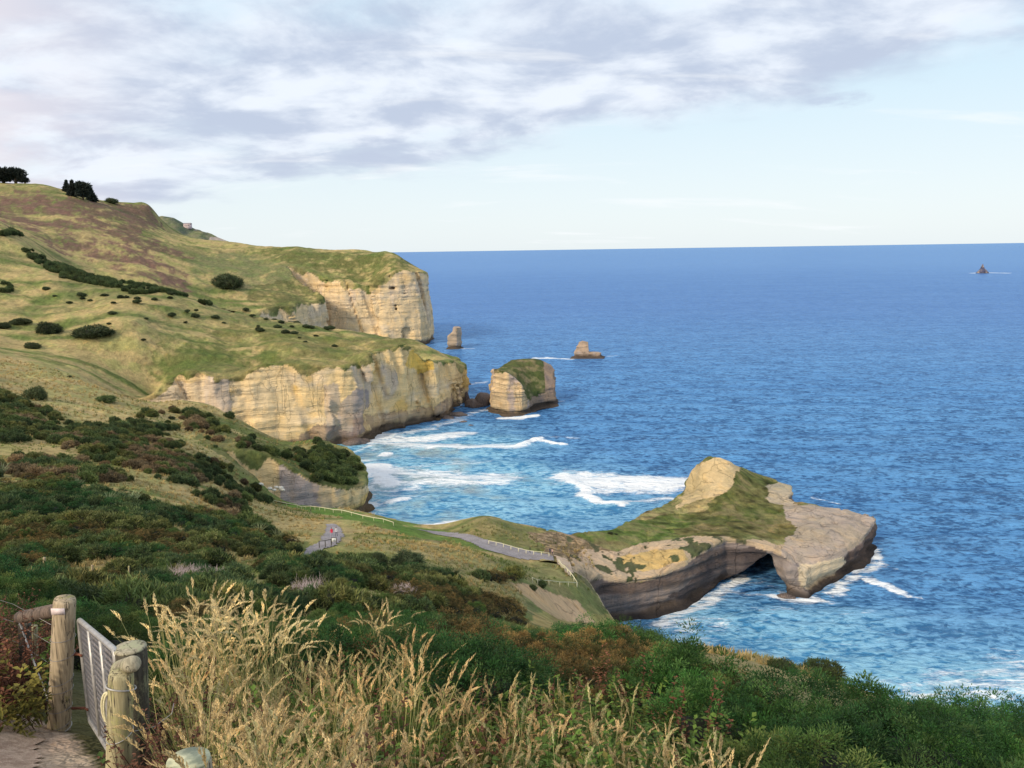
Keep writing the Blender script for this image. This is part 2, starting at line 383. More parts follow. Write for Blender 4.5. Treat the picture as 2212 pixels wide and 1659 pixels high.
def mat_sea():
    m, t = newmat('sea_water'); p = t.pos(); x, y, z = t.sep(p)[:3]
    dist = t.math('SQRT', t.math('ADD', t.math('MULTIPLY', x, x), t.math('MULTIPLY', y, y)))
    foam = t.attr('foam')[2]; shal = t.attr('shallow')[2]
    # wind waves at several lengths, crests running across the wind
    def wv(sc, ang, st, det=3, ds=.6): return t.noise(t.mapping(p, (sc*st, sc, sc), (0, 0, ang)), 1., det, .6, ds)
    a = wv(.045, .25, .6, 3); b = wv(.15, .15, .6, 4); c = wv(.55, -.1, .6, 5); d = wv(1.7, .3, .7, 3)
    far1 = t.ramp(dist, 300, 1100, 1, .0); far2 = t.ramp(dist, 800, 5000, 1, .35)
    h = t.math('ADD', t.math('MULTIPLY', a, 5.0), t.math('MULTIPLY', b, 2.9))
    h = t.math('ADD', h, t.math('MULTIPLY', t.math('ADD', t.math('MULTIPLY', c, 1.25), t.math('MULTIPLY', t.math('MULTIPLY', d, .28), far1)), far1))
    h = t.math('MULTIPLY', h, far2)
    ch = t.math('ADD', t.math('ADD', t.math('MULTIPLY', b, .75), t.math('MULTIPLY', c, 1.15)), t.math('MULTIPLY', a, .3))
    deep = t.mix(t.ramp(dist, 250, 1500), (.022, .085, .22), (.05, .125, .33))
    lite = t.mix(t.ramp(dist, 250, 1500), (.12, .33, .62), (.10, .22, .50))
    body = t.mix(t.ramp(ch, .90, 1.24), deep, lite)
    swell = t.noise(t.mapping(p, (.004, .012, .01), (0, 0, .2)), 1., 5, .6)
    body = t.mix(t.math('MULTIPLY', t.ramp(swell, .35, .65), .4), body, t.mix(1, body, (.65, .75, .85), 'MULTIPLY'))
    turq = t.mix(t.ramp(ch, .90, 1.24), (.05, .24, .46), (.30, .58, .74))
    sand = (.34, .38, .34)
    sn = t.ramp(t.math('ADD', shal, t.math('MULTIPLY', t.math('SUBTRACT', a, .5), .5)), .1, .8)
    body = t.mix(sn, body, turq)
    body = t.mix(t.math('MULTIPLY', t.ramp(t.math('ADD', shal, t.math('MULTIPLY', t.math('SUBTRACT', t.noise(p, .05, 4, .6), .5), 1.6)), .75, 1.25), .7), body, sand)
    # foam broken into lace
    la = t.noise(t.mapping(p, (.10, .36, .3), (0, 0, .1)), 1., 8, .72, .8)
    lb = t.noise(t.mapping(p, (.7, 1.6, 1)), 1., 5, .7, .8)
    fm = t.math('ADD', foam, t.math('ADD', t.math('MULTIPLY', t.math('SUBTRACT', la, .5), 2.3), t.math('MULTIPLY', t.math('SUBTRACT', lb, .5), .9)))
    ff = t.ramp(fm, .42, 1.0)
    ff = t.math('MULTIPLY', ff, t.ramp(foam, .02, .2))
    cap = t.noise(t.mapping(p, (.05, .11, .1), (0, 0, .2)), 1., 6, .75, 1.)
    ff = t.math('MAXIMUM', ff, t.math('MULTIPLY', t.ramp(cap, .755, .79), .7))
    colr = t.mix(ff, body, (.86, .90, .92))
    b1 = t.node('ShaderNodeBump'); b1.inputs['Strength'].default_value = 1.0; b1.inputs['Distance'].default_value = 1.0
    t.put(b1.inputs['Height'], h)
    di = t.node('ShaderNodeBsdfDiffuse'); t.put(di.inputs[0], colr); t.l.new(b1.outputs[0], di.inputs['Normal'])
    gl = t.node('ShaderNodeBsdfGlossy'); gl.inputs['Roughness'].default_value = .22; t.l.new(b1.outputs[0], gl.inputs['Normal'])
    t.put(gl.inputs[0], (.55, .78, 1.0))
    lw = t.node('ShaderNodeFresnel'); lw.inputs[0].default_value = 1.33; t.l.new(b1.outputs[0], lw.inputs['Normal'])
    fr = t.math('MULTIPLY', t.ramp(lw.outputs[0], .02, .75, .02, .42, False), t.math('SUBTRACT', 1., ff))
    mx = t.node('ShaderNodeMixShader'); t.put(mx.inputs[0], fr); t.l.new(di.outputs[0], mx.inputs[1]); t.l.new(gl.outputs[0], mx.inputs[2])
    o = t.node('ShaderNodeOutputMaterial'); t.l.new(mx.outputs[0], o.inputs[0]); return m
M_SEA = mat_sea()

# ------------------------------------------------------------------ colours of the ground, some rock faces with light and shade painted in
def lerp(a, b, t): return a+(b-a)*t[..., None]
STRAW = np.array([.50,.385,.175]); GREEN = np.array([.15,.19,.05]); OLIVE = np.array([.20,.21,.075]); DARKG = np.array([.05,.075,.025])
HEATH = np.array([.20,.108,.095]); DIRT = np.array([.40,.28,.17]); LAWN = np.array([.135,.23,.045]); OCHRE = np.array([.55,.36,.13]); BROWN = np.array([.20,.15,.07])
# (polygon in view coordinates, min depth, max depth, colour, strength, rock 0/1 or None)
ZONES = [
 ([(-300,395),(0,400),(100,402),(180,440),(320,520),(560,545),(900,560),(900,575),(640,620),(420,560),(200,470),(-300,440)], 650, 1900, (.21,.20,.085), .8, None),
 ([(-300,405),(0,412),(80,414),(170,445),(280,505),(350,560),(405,595),(410,642),(330,606),(200,570),(100,530),(0,484),(-300,450)], 560, 1900, HEATH, .85, None),
 ([(130,425),(220,437),(320,442),(350,492),(300,505),(420,560),(300,540),(200,480)], 600, 1900, (.185,.115,.085), .95, None),
 ([(400,560),(500,545),(620,575),(640,600),(560,640),(430,620)], 600, 1900, (.21,.21,.10), .7, None),
 ([(500,530),(700,545),(900,552),(900,580),(800,620),(640,570)], 700, 1900, (.14,.145,.05), .85, None),
 ([(540,620),(640,600),(720,640),(700,660),(650,655),(600,680),(540,650)], 600, 1000, (.13,.13,.05), .8, None),
 ([(300,790),(500,700),(700,720),(905,735),(900,760),(830,790),(700,810),(480,830),(350,830)], 380, 560, (.16,.16,.055), .7, None),
 ([(350,720),(600,760),(700,800),(640,800),(500,790),(330,830),(320,790)], 380, 560, (.12,.15,.045), .6, None),
 ([(0,760),(150,800),(330,870),(500,935),(560,960),(500,1000),(300,960),(150,900),(0,850),(-300,800),(-300,700)], 180, 420, (.52,.40,.19), .7, None),
 ([(400,905),(560,950),(760,985),(772,1060),(700,1060),(620,1010),(560,1030),(430,960)], 240, 345, (.10,.13,.04), .75, None),
 ([(600,1082),(700,1092),(780,1108),(900,1135),(985,1152),(1100,1185),(1060,1195),(950,1180),(860,1150),(740,1120),(640,1100)], 170, 255, LAWN, .95, None),
 ([(600,1110),(700,1120),(860,1165),(1000,1200),(1100,1240),(1140,1300),(1000,1290),(900,1260),(760,1210),(640,1160)], 80, 210, (.46,.36,.165), .6, None),
 ([(1080,1210),(1190,1215),(1250,1260),(1300,1290),(1230,1330),(1150,1270),(1050,1240)], 120, 215, (.22,.23,.09), .7, None),
 # rock faces
 ([(1440,1290),(1520,1225),(1590,1185),(1640,1180),(1668,1190),(1690,1215),(1690,1235),(1600,1255),(1520,1300)], 200, 275, (.085,.068,.066), .9, 2),  # arch underside: dark rock, plus the shade beneath it painted in
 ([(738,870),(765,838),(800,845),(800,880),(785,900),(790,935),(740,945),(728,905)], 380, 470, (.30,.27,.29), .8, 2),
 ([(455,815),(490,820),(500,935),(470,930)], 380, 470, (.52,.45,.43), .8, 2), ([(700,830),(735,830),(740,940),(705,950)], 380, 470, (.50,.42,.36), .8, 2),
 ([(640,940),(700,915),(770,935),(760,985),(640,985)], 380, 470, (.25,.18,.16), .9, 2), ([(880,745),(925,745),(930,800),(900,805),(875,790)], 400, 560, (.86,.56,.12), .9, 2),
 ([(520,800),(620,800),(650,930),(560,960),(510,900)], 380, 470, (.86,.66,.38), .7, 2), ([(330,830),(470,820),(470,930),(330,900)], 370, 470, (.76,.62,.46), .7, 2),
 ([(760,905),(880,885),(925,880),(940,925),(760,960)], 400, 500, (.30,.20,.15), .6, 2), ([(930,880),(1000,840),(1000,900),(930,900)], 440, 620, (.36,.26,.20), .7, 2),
 ([(1660,1180),(1725,1208),(1742,1262),(1740,1300),(1680,1300)], 200, 260, (.33,.28,.25), .9, 2), ([(1716,1204),(1812,1192),(1830,1214),(1796,1250),(1748,1276),(1724,1266)], 200, 260, (.74,.60,.40), .98, 2),  # pillar front: beige lightened to paint it as the lit face
 ([(1815,1195),(1840,1170),(1830,1145),(1872,1132),(1890,1150),(1890,1240),(1790,1290),(1745,1300),(1745,1264),(1795,1244),(1828,1214)], 200, 275, (.12,.085,.07), .95, 2),([(1652,1075),(1665,1048),(1685,1036),(1716,1048),(1716,1112),(1690,1105)], 270, 310, (.50,.42,.33), .95, 1), ([(600,990),(700,1060),(690,1110),(600,1080)], 240, 330, (.46,.40,.40), .9, 2), ([(690,1035),(720,1040),(725,1110),(680,1090)], 240, 330, (.70,.54,.32), .9, 2),  # pillar right side: its shade put into the tint, with the dark wet foot
 # headland
 ([(960,1155),(1050,1118),(1180,1150),(1200,1190),(1100,1180)], 190, 235, (.22,.20,.085), .8, 0),
 ([(1140,1150),(1230,1150),(1300,1180),(1330,1200),(1240,1225),(1190,1200)], 190, 240, (.42,.30,.19), .9, .55),
 ([(1230,1150),(1300,1128),(1420,1118),(1520,1100),(1580,1040),(1600,1005),(1690,1040),(1710,1080),(1730,1125),(1700,1170),(1620,1160),(1520,1150),(1420,1162),(1380,1190),(1290,1172)], 190, 310, (.115,.125,.04), .95, 0),
 ([(1250,1150),(1350,1125),(1460,1115),(1500,1135),(1440,1160),(1400,1180),(1280,1165)], 190, 270, (.13,.18,.045), .85, 0),
 ([(1440,1145),(1560,1130),(1660,1135),(1720,1125),(1700,1172),(1600,1155),(1480,1160)], 190, 275, (.17,.14,.055), .8, 0),
 ([(1250,1185),(1330,1195),(1420,1165),(1560,1155),(1660,1170),(1720,1180),(1700,1400),(1200,1400),(1240,1230)], 190, 250, (.56,.42,.29), .9, 1),
 ([(1200,1200),(1240,1200),(1330,1260),(1290,1280)], 170, 225, (.16,.15,.08), .8, 0),
 ([(1330,1205),(1470,1180),(1480,1205),(1400,1235),(1330,1225)], 190, 240, (.60,.42,.15), .8, 1),
 ([(1690,1090),(1900,1090),(1900,1330),(1660,1330),(1690,1190),(1715,1130)], 190, 275, (.44,.36,.30), .95, 1),
 ([(1460,1100),(1480,1060),(1500,1000),(1560,990),(1600,1002),(1590,1040),(1550,1072),(1480,1090)], 255, 310, (.66,.50,.28), .95, 1),
 ([(1100,1255),(1180,1270),(1260,1300),(1290,1345),(1180,1340),(1130,1290)], 125, 200, (.66,.45,.26), .95, 1),
 ([(1150,1325),(1400,1325),(1400,1400),(1150,1360)], 80, 185, (.46,.34,.14), .9, 0),
 ([(1470,1370),(1900,1370),(1900,1520),(1470,1420)], 40, 120, (.42,.30,.14), .95, 0),
 ([(820,1222),(880,1222),(880,1245),(820,1245)], 80, 150, (.60,.42,.2), .9, 0),
 ([(80,1205),(430,1225),(520,1265),(300,1275),(80,1250)], 45, 85, (.30,.20,.09), .7, 0),
 ([(-900,1290),(600,1290),(1100,1380),(2600,1600),(2600,9000),(-900,9000)], -20, 14, (.075,.075,.035), .9, 0),
 ([(-500,1525),(60,1535),(115,1560),(165,1585),(205,1640),(225,1720),(230,3000),(-800,3000)], 1.5, 7.6, (.52,.40,.31), 1.0, 0),
]
def paint(x, y, z, rock):
    """tint and rock attributes of land points"""
    n = x.size
    nA = fbm(x/38., y/60., oct=4, seed=21); nB = fbm(x/9., y/16., oct=4, seed=22); nC = fbm(x/3., y/3., oct=3, seed=23)
    a = .45; xr = x*math.cos(a)+y*math.sin(a); yr = -x*math.sin(a)+y*math.cos(a)
    nD = fbm(xr/60., yr/9., oct=4, seed=24)
    g = sstep(-.25, .3, nA*.8+nD*.7+nB*.3)
    veg = lerp(STRAW*.93+np.zeros((n, 3)), np.array([.22,.21,.09]), g)
    veg = lerp(veg, GREEN*1.05, sstep(.08, .36, nD+.3*nB)*.6)
    veg = lerp(veg, np.array([.075,.10,.035]), sstep(.34, .5, nD*.8+.6*nC)*.5*sstep(300, 420, y))
    u, v = proj(x, y, z)
    # rock colours
    rb = np.array([.86,.63,.32])+np.zeros((n, 3))
    pg = fbm(x/22., y/22., z/9., oct=4, seed=31)
    rb = lerp(rb, np.array([.76,.62,.43]), sstep(.0, .4, pg)*.8)
    rb = lerp(rb, np.array([.56,.47,.41]), sstep(.15, .45, fbm(x/11., y/11., z/30., oct=4, seed=32))*.7)
    rb = lerp(rb, np.array([.80,.50,.13]), sstep(.22, .5, fbm(x/16., y/16., z/12., oct=3, seed=33))*.7)
    fara = sstep(650, 900, y)
    rb = lerp(rb, np.array([.74,.57,.36]), fara*.6)
    # headland rock: greyer, mauve bands, darkened to stand in for shade on the walls
    hl = sstep(12, 22, x)*sstep(190, 198, y)*sstep(320, 300, y)
    hb = lerp(np.array([.25,.205,.195])+np.zeros((n, 3)), np.array([.10,.078,.08]), sstep(-.1, .25, fbm(x/60., y/60., (z+.12*x)/2.6, oct=3, seed=34)))
    rb = lerp(rb, hb, hl*.95)
    tint = np.where(rock[:, None] > .5, rb, veg)
    gfar = (y > 185)&(x > 5)&(y < 320); ju = u+18*fbm(x/6., y/6., oct=3, seed=41); jv = v+8*fbm(x/6., y/6., oct=3, seed=42)
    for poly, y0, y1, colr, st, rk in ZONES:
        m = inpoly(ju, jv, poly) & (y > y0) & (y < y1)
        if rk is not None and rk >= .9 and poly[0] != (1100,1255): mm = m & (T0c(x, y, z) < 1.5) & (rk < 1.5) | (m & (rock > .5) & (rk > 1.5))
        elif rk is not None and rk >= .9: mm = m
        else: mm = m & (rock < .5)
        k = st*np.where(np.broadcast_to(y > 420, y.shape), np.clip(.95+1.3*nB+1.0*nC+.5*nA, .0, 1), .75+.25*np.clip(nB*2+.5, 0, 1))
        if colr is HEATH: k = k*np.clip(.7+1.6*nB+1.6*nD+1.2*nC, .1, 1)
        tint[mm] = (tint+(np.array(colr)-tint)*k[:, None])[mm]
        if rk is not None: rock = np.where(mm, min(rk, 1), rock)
    hm = (x > 10) & (y > 192) & (y < 320); tint = np.where((hm & (rock < .5))[:, None], tint*(1+.9*nC+.6*nB)[:, None]*np.where(nB > .1, 1., 1.)[:, None], tint)
    tint = np.where((hm & (rock < .5))[:, None], lerp(tint, np.array([.24,.18,.10]), sstep(.05, .4, nC*.7+nB*.6)*.6), tint)
    sp_ = (fbm(x/3.2, y/4.2, oct=3, seed=55) > .24) & (x > 15) & (x < 76) & (y > 195) & (y < 250) & (rock > .5) & (T0c(x, y, z) < 1.2)
    tint[sp_] = (.11,.11,.06); rock = np.where(sp_, 0., rock)
    # wet dark foot of the cliffs
    wlv = np.where(x > 5, 2.6, 5.5)
    wet = sstep(wlv, wlv*.4, z+.45*wlv*fbm(x/7., y/7., oct=3, seed=51))*(rock > .4)*(y > 120)
    wd = lerp(np.array([.13,.095,.07])+np.zeros((n, 3)), np.array([.035,.03,.028]), sstep(2.2, .4, z))
    tint = tint+(wd-tint)*wet[:, None]*.92
    return np.clip(tint, .01, .9), rock
def T0c(x, y, z): return Tg(x, y)-z
# gridded lookup of T for speed
_gy = np.geomspace(13.9-8, 14+1500, 900)-14+0.0
_ga = np.linspace(-.95, .75, 700)
_GA, _GY = np.meshgrid(_ga, _gy, indexing='ij')
_GT = T(_GA*(_GY+14), _GY)
def Tg(x, y):
    yy = np.clip(y, -7.9, 1490); ia = np.clip((x/(yy+14)-_ga[0])/(_ga[1]-_ga[0]), 0, len(_ga)-1.001)
    iy = np.clip(np.log((yy+14)/(_gy[0]+14))/np.log((_gy[-1]+14)/(_gy[0]+14))*(len(_gy)-1), 0, len(_gy)-1.001)
    a0 = ia.astype(int); b0 = iy.astype(int); fa = ia-a0; fb = iy-b0
    return (_GT[a0, b0]*(1-fa)*(1-fb)+_GT[a0+1, b0]*fa*(1-fb)+_GT[a0, b0+1]*(1-fa)*fb+_GT[a0+1, b0+1]*fa*fb)

# ------------------------------------------------------------------ coast built as solids: (name, x0, x1, y0, y1, top, cell)
BOX = dict(sea_cliff=(-212., -22., 352., 606., 62., .9), far_cliff=(-262., -70., 700., 1000., 108., 1.7),
           knoll=(-128., -42., 240., 348., 47., .75), headland=(6., 126., 190., 316., 30., .52))
def tunnel(x, y, z):
    """the sea arch: a slanting cleft wide at the water, closing to a peak on its seaward side"""
    ax, ay, dx, dy = 66.2, 216., .536, .844
    t = (x-ax)*dx+(y-ay)*dy; w_ = (x-ax)*dy-(y-ay)*dx + 1.0*fbm(x/5., y/5., z/3., oct=3, seed=61)
    zz = np.clip(z, 0, 14)/(10.0-1.0*sstep(35, 60, t)+.5*fbm(x/6., y/6., oct=2, seed=62)); nar = 1-.15*sstep(15, 40, t)
    wl = (-11.5+13.7*zz**.7)*nar; wr = (8.8-6.4*zz)*nar
    d = np.minimum(w_-wl, wr-w_)
    return np.where((t > -8) & (t < 68), d, -9.)
def solid(name):
    x0, x1, y0, y1, zt, h = BOX[name]
    xs = np.arange(x0, x1+h, h); ys = np.arange(y0, y1+h, h); zs = np.arange(-2.5, zt, h if h < 1 else h*.8)
    GX, GY = np.meshgrid(xs, ys, indexing='ij'); s = sdist(GX, GY, COAST); t = Tg(GX, GY)
    if name == 'headland':
        pass
    Zz = zs[None, None, :]
    k = dict(sea_cliff=.05, far_cliff=.05, knoll=.05, headland=.04)[name]
    big = dict(sea_cliff=9., far_cliff=9., knoll=2.2, headland=1.2)[name]
    wl = dict(sea_cliff=19., far_cliff=30., knoll=9., headland=14.)[name]
    ribs = big*(fbm(GX/wl, GY/wl, oct=3, seed=71, gain=.5)+.35-np.abs(fbm(GX/wl*1.3, GY/wl*1.3, oct=2, seed=72))*1.5)
    if name == 'headland':     # softer ribs, an overhanging north-east corner
        pass
    f = np.minimum(t[:, :, None]-Zz, (s-ribs*.6)[:, :, None]-k*Zz).astype(np.float64)
    act = np.abs(f) < 7
    if name == 'headland': act |= (((GX-66.2)*.844-(GY-216.)*.536) > -12)[:, :, None] & (((GX-66.2)*.844-(GY-216.)*.536) < 12)[:, :, None] & (Zz < 13)
    I, J, K = np.nonzero(act)
    x = xs[I]; y = ys[J]; z = zs[K]; ss = s[I, J]; rb = ribs[I, J]
    zz = z+2.2*fbm(x/40., y/40., oct=2, seed=73)
    led = (np.abs(((zz/3.3) % 1)-.5)*2-.5)*.7+(vnoise(zz*.9, zz*0+3, seed=74))*.9+.35*vnoise(zz*2.3, zz*0+9, seed=75)
    amp = dict(sea_cliff=.55, far_cliff=.8, knoll=.35, headland=.55)[name]
    notch = 1.6*np.exp(-((z-2.0)/1.3)**2) - (3.2 if name != 'headland' else 1.2)*sstep(1.5, .3, z)*(.4+.9*np.clip(fbm(x/8., y/8., oct=2, seed=77), -.4, 1))
    rz = rb*(1.0-.35*sstep(5, 25, z))
    g = k*z+rz*.6+led*amp+notch+1.0*fbm(x/4.5, y/4.5, z/6., oct=4, seed=76)*(1 if name != 'headland' else .7)+(4.2 if 'cliff' in name else .6)*fbm(x/13., y/13., z/26., oct=3, seed=174)
    if name == 'sea_cliff':      # caves and the hollowed, swirled bay in the middle of the face
        for cx, cy, cz, r, hgt in ((-77, 425, 10, 9, 22), (-93, 408, 0, 6, 9), (-47, 462, 2, 5, 12), (-58, 452, 0, 5, 8), (-66, 444, 0, 4, 6)):
            q = ((x-cx)/r)**2+((y-cy)/r)**2+((z-cz)/hgt)**2
            g = g+5.*np.clip(1-q, 0, 1)
        g = g-6*np.exp(-((x+150)/16)**2)*np.exp(-((y-395)/20)**2)
    if 'cliff' in name: g = g+(2.6 if name == 'sea_cliff' else 4.)*sstep(.16, .0, np.abs(fbm(x/24.+z*.012, y/24., oct=3, seed=175)))
    side = ss-g
    tt = t[I, J]+.25*fbm(x/2.5, y/2.5, oct=2, seed=78)
    if name == 'headland': tt = tt+.9*fbm(x/6., y/6., oct=4, seed=178)*sstep(80, 88, x)*sstep(274, 266, y)+.5*fbm(x/5., y/5., oct=3, seed=179)-.5*(np.abs(fbm(x/9., y/9., oct=2, seed=180)) < .035)
    # round the lip
    a = tt-z; kk = .7 if name == 'headland' else 1.3; hmix = np.clip(.5+.5*(side-a)/kk, 0, 1)
    v = side*(1-hmix)+a*hmix-kk*hmix*(1-hmix)*1.0
    if name == 'headland':
        tn = tunnel(x, y, z); tn = np.minimum(tn, (t[I, J]-1.7-z)*1.0)
        v = np.minimum(v, -tn)
        v = v-.42*np.clip(z-1, 0, 8)*np.clip(1-((x-90)/13)**2-((y-217)/9)**2, 0, 1)
        # undercut at the seaward corner of the pillar and the lower wave-cut shelf behind it
        q = ((x-113)/8)**2+((y-241)/7.)**2+((z-4.5)/3.)**2
        v = v-2.6*np.clip(1-q, 0, 1)
    f[I, J, K] = v
    V, Q = surfnets(f, xs, ys, zs)
    gap = Tg(V[:, 0], V[:, 1])-V[:, 2]
    sv = sdist(V[:, 0], V[:, 1], COAST)
    drape = dict(sea_cliff=9., far_cliff=14., knoll=9., headland=0.)[name]*np.clip(fbm(V[:, 0]/13., V[:, 1]/13., oct=3, seed=80)+.05, 0, .6)
    rock = sstep(.7, 1.9, gap-drape+.7*fbm(V[:, 0]/3., V[:, 1]/3., oct=3, seed=79))
    if name == 'knoll': rock = rock*sstep(-.1, .1, gap-1.2)
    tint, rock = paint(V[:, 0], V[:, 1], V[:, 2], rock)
    o = mesh_np(name, V, Q, [M_LAND], dict(tint=tint, rock=rock))
    tag(o, kind='structure'); return o
for nm in BOX: solid(nm)

# ------------------------------------------------------------------ the hillside as one sheet
def hillside():
    na = 640
    az = np.linspace(-.86, .70, na); yy = np.r_[np.linspace(-7, 2, 40)[:-1], np.geomspace(16, 14+1450, 900)-14, np.geomspace(1470+14, 4200, 14)-14]
    A, Yg = np.meshgrid(az, yy, indexing='ij'); Xg = A*(Yg+14)
    s = sdist(Xg, Yg, COAST); Z = Tg(Xg, Yg)
    farz = Yg > 1450
    Z = np.where(farz, np.minimum(Z, 100)-(Yg-1450)*.02, Z)
    # where the solids carry the surface, sink under them and stop short of the cliffs
    keep = s > -1
    for nm, (x0, x1, y0, y1, zt, h) in BOX.items():
        d = np.minimum(np.minimum(Xg-x0, x1-Xg), np.minimum(Yg-y0, y1-Yg))
        if nm == 'headland': d = np.minimum(np.minimum(Xg-x0, x1-Xg), y1-Yg); d = np.where(Yg < y0, np.minimum(d, -1), np.minimum(d, Yg-y0))
        Z = Z-np.where(d > 0, np.minimum(d*.35, 1.2), 0)
        keep &= ~((d > 5) & (s < 26))
    Z = np.where(s < 0, -3., Z)
    n0, n1 = A.shape
    idx = np.arange(n0*n1).reshape(n0, n1)
    kc = keep[:-1, :-1] & keep[1:, :-1] & keep[1:, 1:] & keep[:-1, 1:]
    Q = np.stack([idx[:-1, :-1], idx[1:, :-1], idx[1:, 1:], idx[:-1, 1:]], -1)[kc]
    V = np.stack([Xg, Yg, Z], -1).reshape(-1, 3)
    used = np.unique(Q); mp = np.full(len(V), -1); mp[used] = np.arange(len(used)); V = V[used]; Q = mp[Q]
    sv = s.ravel()[used]
    rock = (sv < .5).astype(float)
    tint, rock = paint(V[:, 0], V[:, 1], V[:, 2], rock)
    o = mesh_np('hillside', V, Q, [M_LAND], dict(tint=tint, rock=rock)); tag(o, kind='structure'); return o
hillside()
# ------------------------------------------------------------------ the sea
# streaks and breakers: (points in view coords along the crest, width m across, strength, raised)
FOAM = [
 ([(795,965),(830,985),(900,990),(1000,985)], 6, .45, 0), ([(780,1010),(790,1050),(800,1100)], 5, .8, 0), ([(860,1060),(950,1058),(1040,1062)], 5, .4, 0), ([(1440,1340),(1480,1360),(1520,1372)], 5, .6, 0), ([(1520,1312),(1570,1290),(1640,1285),(1690,1292)], 3, .5, 0), ([(1880,1190),(1890,1215),(1870,1240)], 2.5, .8, 0),
 ([(790,955),(820,938),(860,950),(960,945),(1010,935)], 9, 1.0, 0), ([(800,950),(880,962),(1000,965),(1120,962)], 8, .95, 0), ([(850,940),(930,925),(1000,905)], 6, .7, 0),
 ([(1128,958),(1160,950),(1215,960)], 3.2, 1.6, 1.6), ([(1150,942),(1200,945),(1250,948)], 3, .5, 0), ([(950,962),(1130,958)], 2.5, .45, 0),
 ([(830,985),(840,975)], 2.5, 1.4, .8),
 ([(800,1030),(815,1008),(830,1020),(835,1045)], 5.5, 1.6, 1.5), ([(820,1015),(900,1022),(1000,1030),(1090,1030)], 11, .85, 0), ([(830,1045),(950,1042),(1100,1040)], 7, .85, 0),
 ([(850,1008),(950,1005),(1050,995)], 5, .55, 0), ([(790,1060),(860,1055),(900,1050)], 6, .7, 0),
 ([(840,1090),(865,1085)], 4, 1.6, 1.3), ([(800,1075),(850,1070),(900,1075)], 7, .5, 0), ([(790,1000),(800,1080),(820,1105)], 9, .5, 0),
 ([(920,1140),(990,1132),(1060,1140)], 5, 1.1, .3),
 ([(1222,1030),(1232,1045),(1262,1055),(1255,1068),(1290,1080)], 3.5, 1.5, 1.2), ([(1235,1034),(1300,1036),(1400,1038),(1490,1044)], 13, 1.1, .2),([(1280,1046),(1360,1048),(1450,1052)], 10, 1.1, 0),
 ([(1270,1055),(1340,1055),(1420,1058),(1480,1055)], 8, .85, 0), ([(1260,1070),(1300,1090),(1350,1095)], 3.5, 1.5, 1.1), ([(1300,1088),(1380,1088),(1450,1078)], 3.5, .75, 0),
 ([(1060,1033),(1130,1025),(1205,1018)], 3, .4, 0),
 ([(1080,902),(1120,902),(1160,898)], 3.5, 1.3, 0), ([(1180,870),(1215,865)], 2.5, .8, 0),
 ([(1155,773),(1200,774),(1240,776)], 4, 1.2, 0), ([(1295,772),(1330,769)], 3, .8, 0), ([(990,753),(1020,753)], 3, .9, 0), ([(1000,829),(1050,826)], 3, 1.0, 0),
 ([(930,925),(1000,900),(1060,880)], 5, .65, 0), ([(760,975),(800,965)], 3, .8, 0),
 ([(1440,1345),(1490,1318),(1530,1300),(1580,1262),(1600,1250)], 3.2, .85, 0), ([(1450,1340),(1500,1345),(1560,1350)], 5, .6, 0),
 ([(1690,1290),(1735,1302),(1790,1296)], 2.2, .95, 0), ([(1790,1275),(1835,1252),(1850,1235)], 2.6, .9, 0),
 ([(1870,1252),(1910,1262),(1955,1282)], 2.4, 1.1, .2), ([(1860,1220),(1900,1215),(1940,1225)], 3, .55, 0), ([(1580,1290),(1620,1260),(1680,1250)], 3, .45, 0),
 ([(1770,1078),(1810,1085)], 1.6, .8, 0),
 ([(1980,1500),(2100,1470),(2240,1440)], 8, .62, 0), ([(2000,1530),(2150,1500),(2260,1480)], 9, .62, 0), ([(1900,1490),(2050,1560),(2250,1540)], 8, .5, 0), ([(2050,1440),(2240,1410)], 5, .4, 0),
 ([(1560,1360),(1640,1330),(1740,1330)], 6, .28, 0), ([(1620,1400),(1760,1380),(1900,1370)], 6, .25, 0), ([(1800,1340),(1880,1320)], 4, .35, 0),
 ([(2100,590),(2128,589),(2178,590)], 14, 1.3, 0),
]
SHAL = [((-5,335),(60,40),.85), ((25,300),(60,35),.65), ((-50,395),(70,50),1.0), ((-35,340),(75,50),1.05), ((-40,285),(60,45),1.0), ((10,265),(50,40),.6), ((-15,440),(50,40),.35),
        ((60,180),(70,42),.75), ((95,160),(60,35),.9), ((120,190),(40,40),.35), ((-58,360),(30,50),.6)]
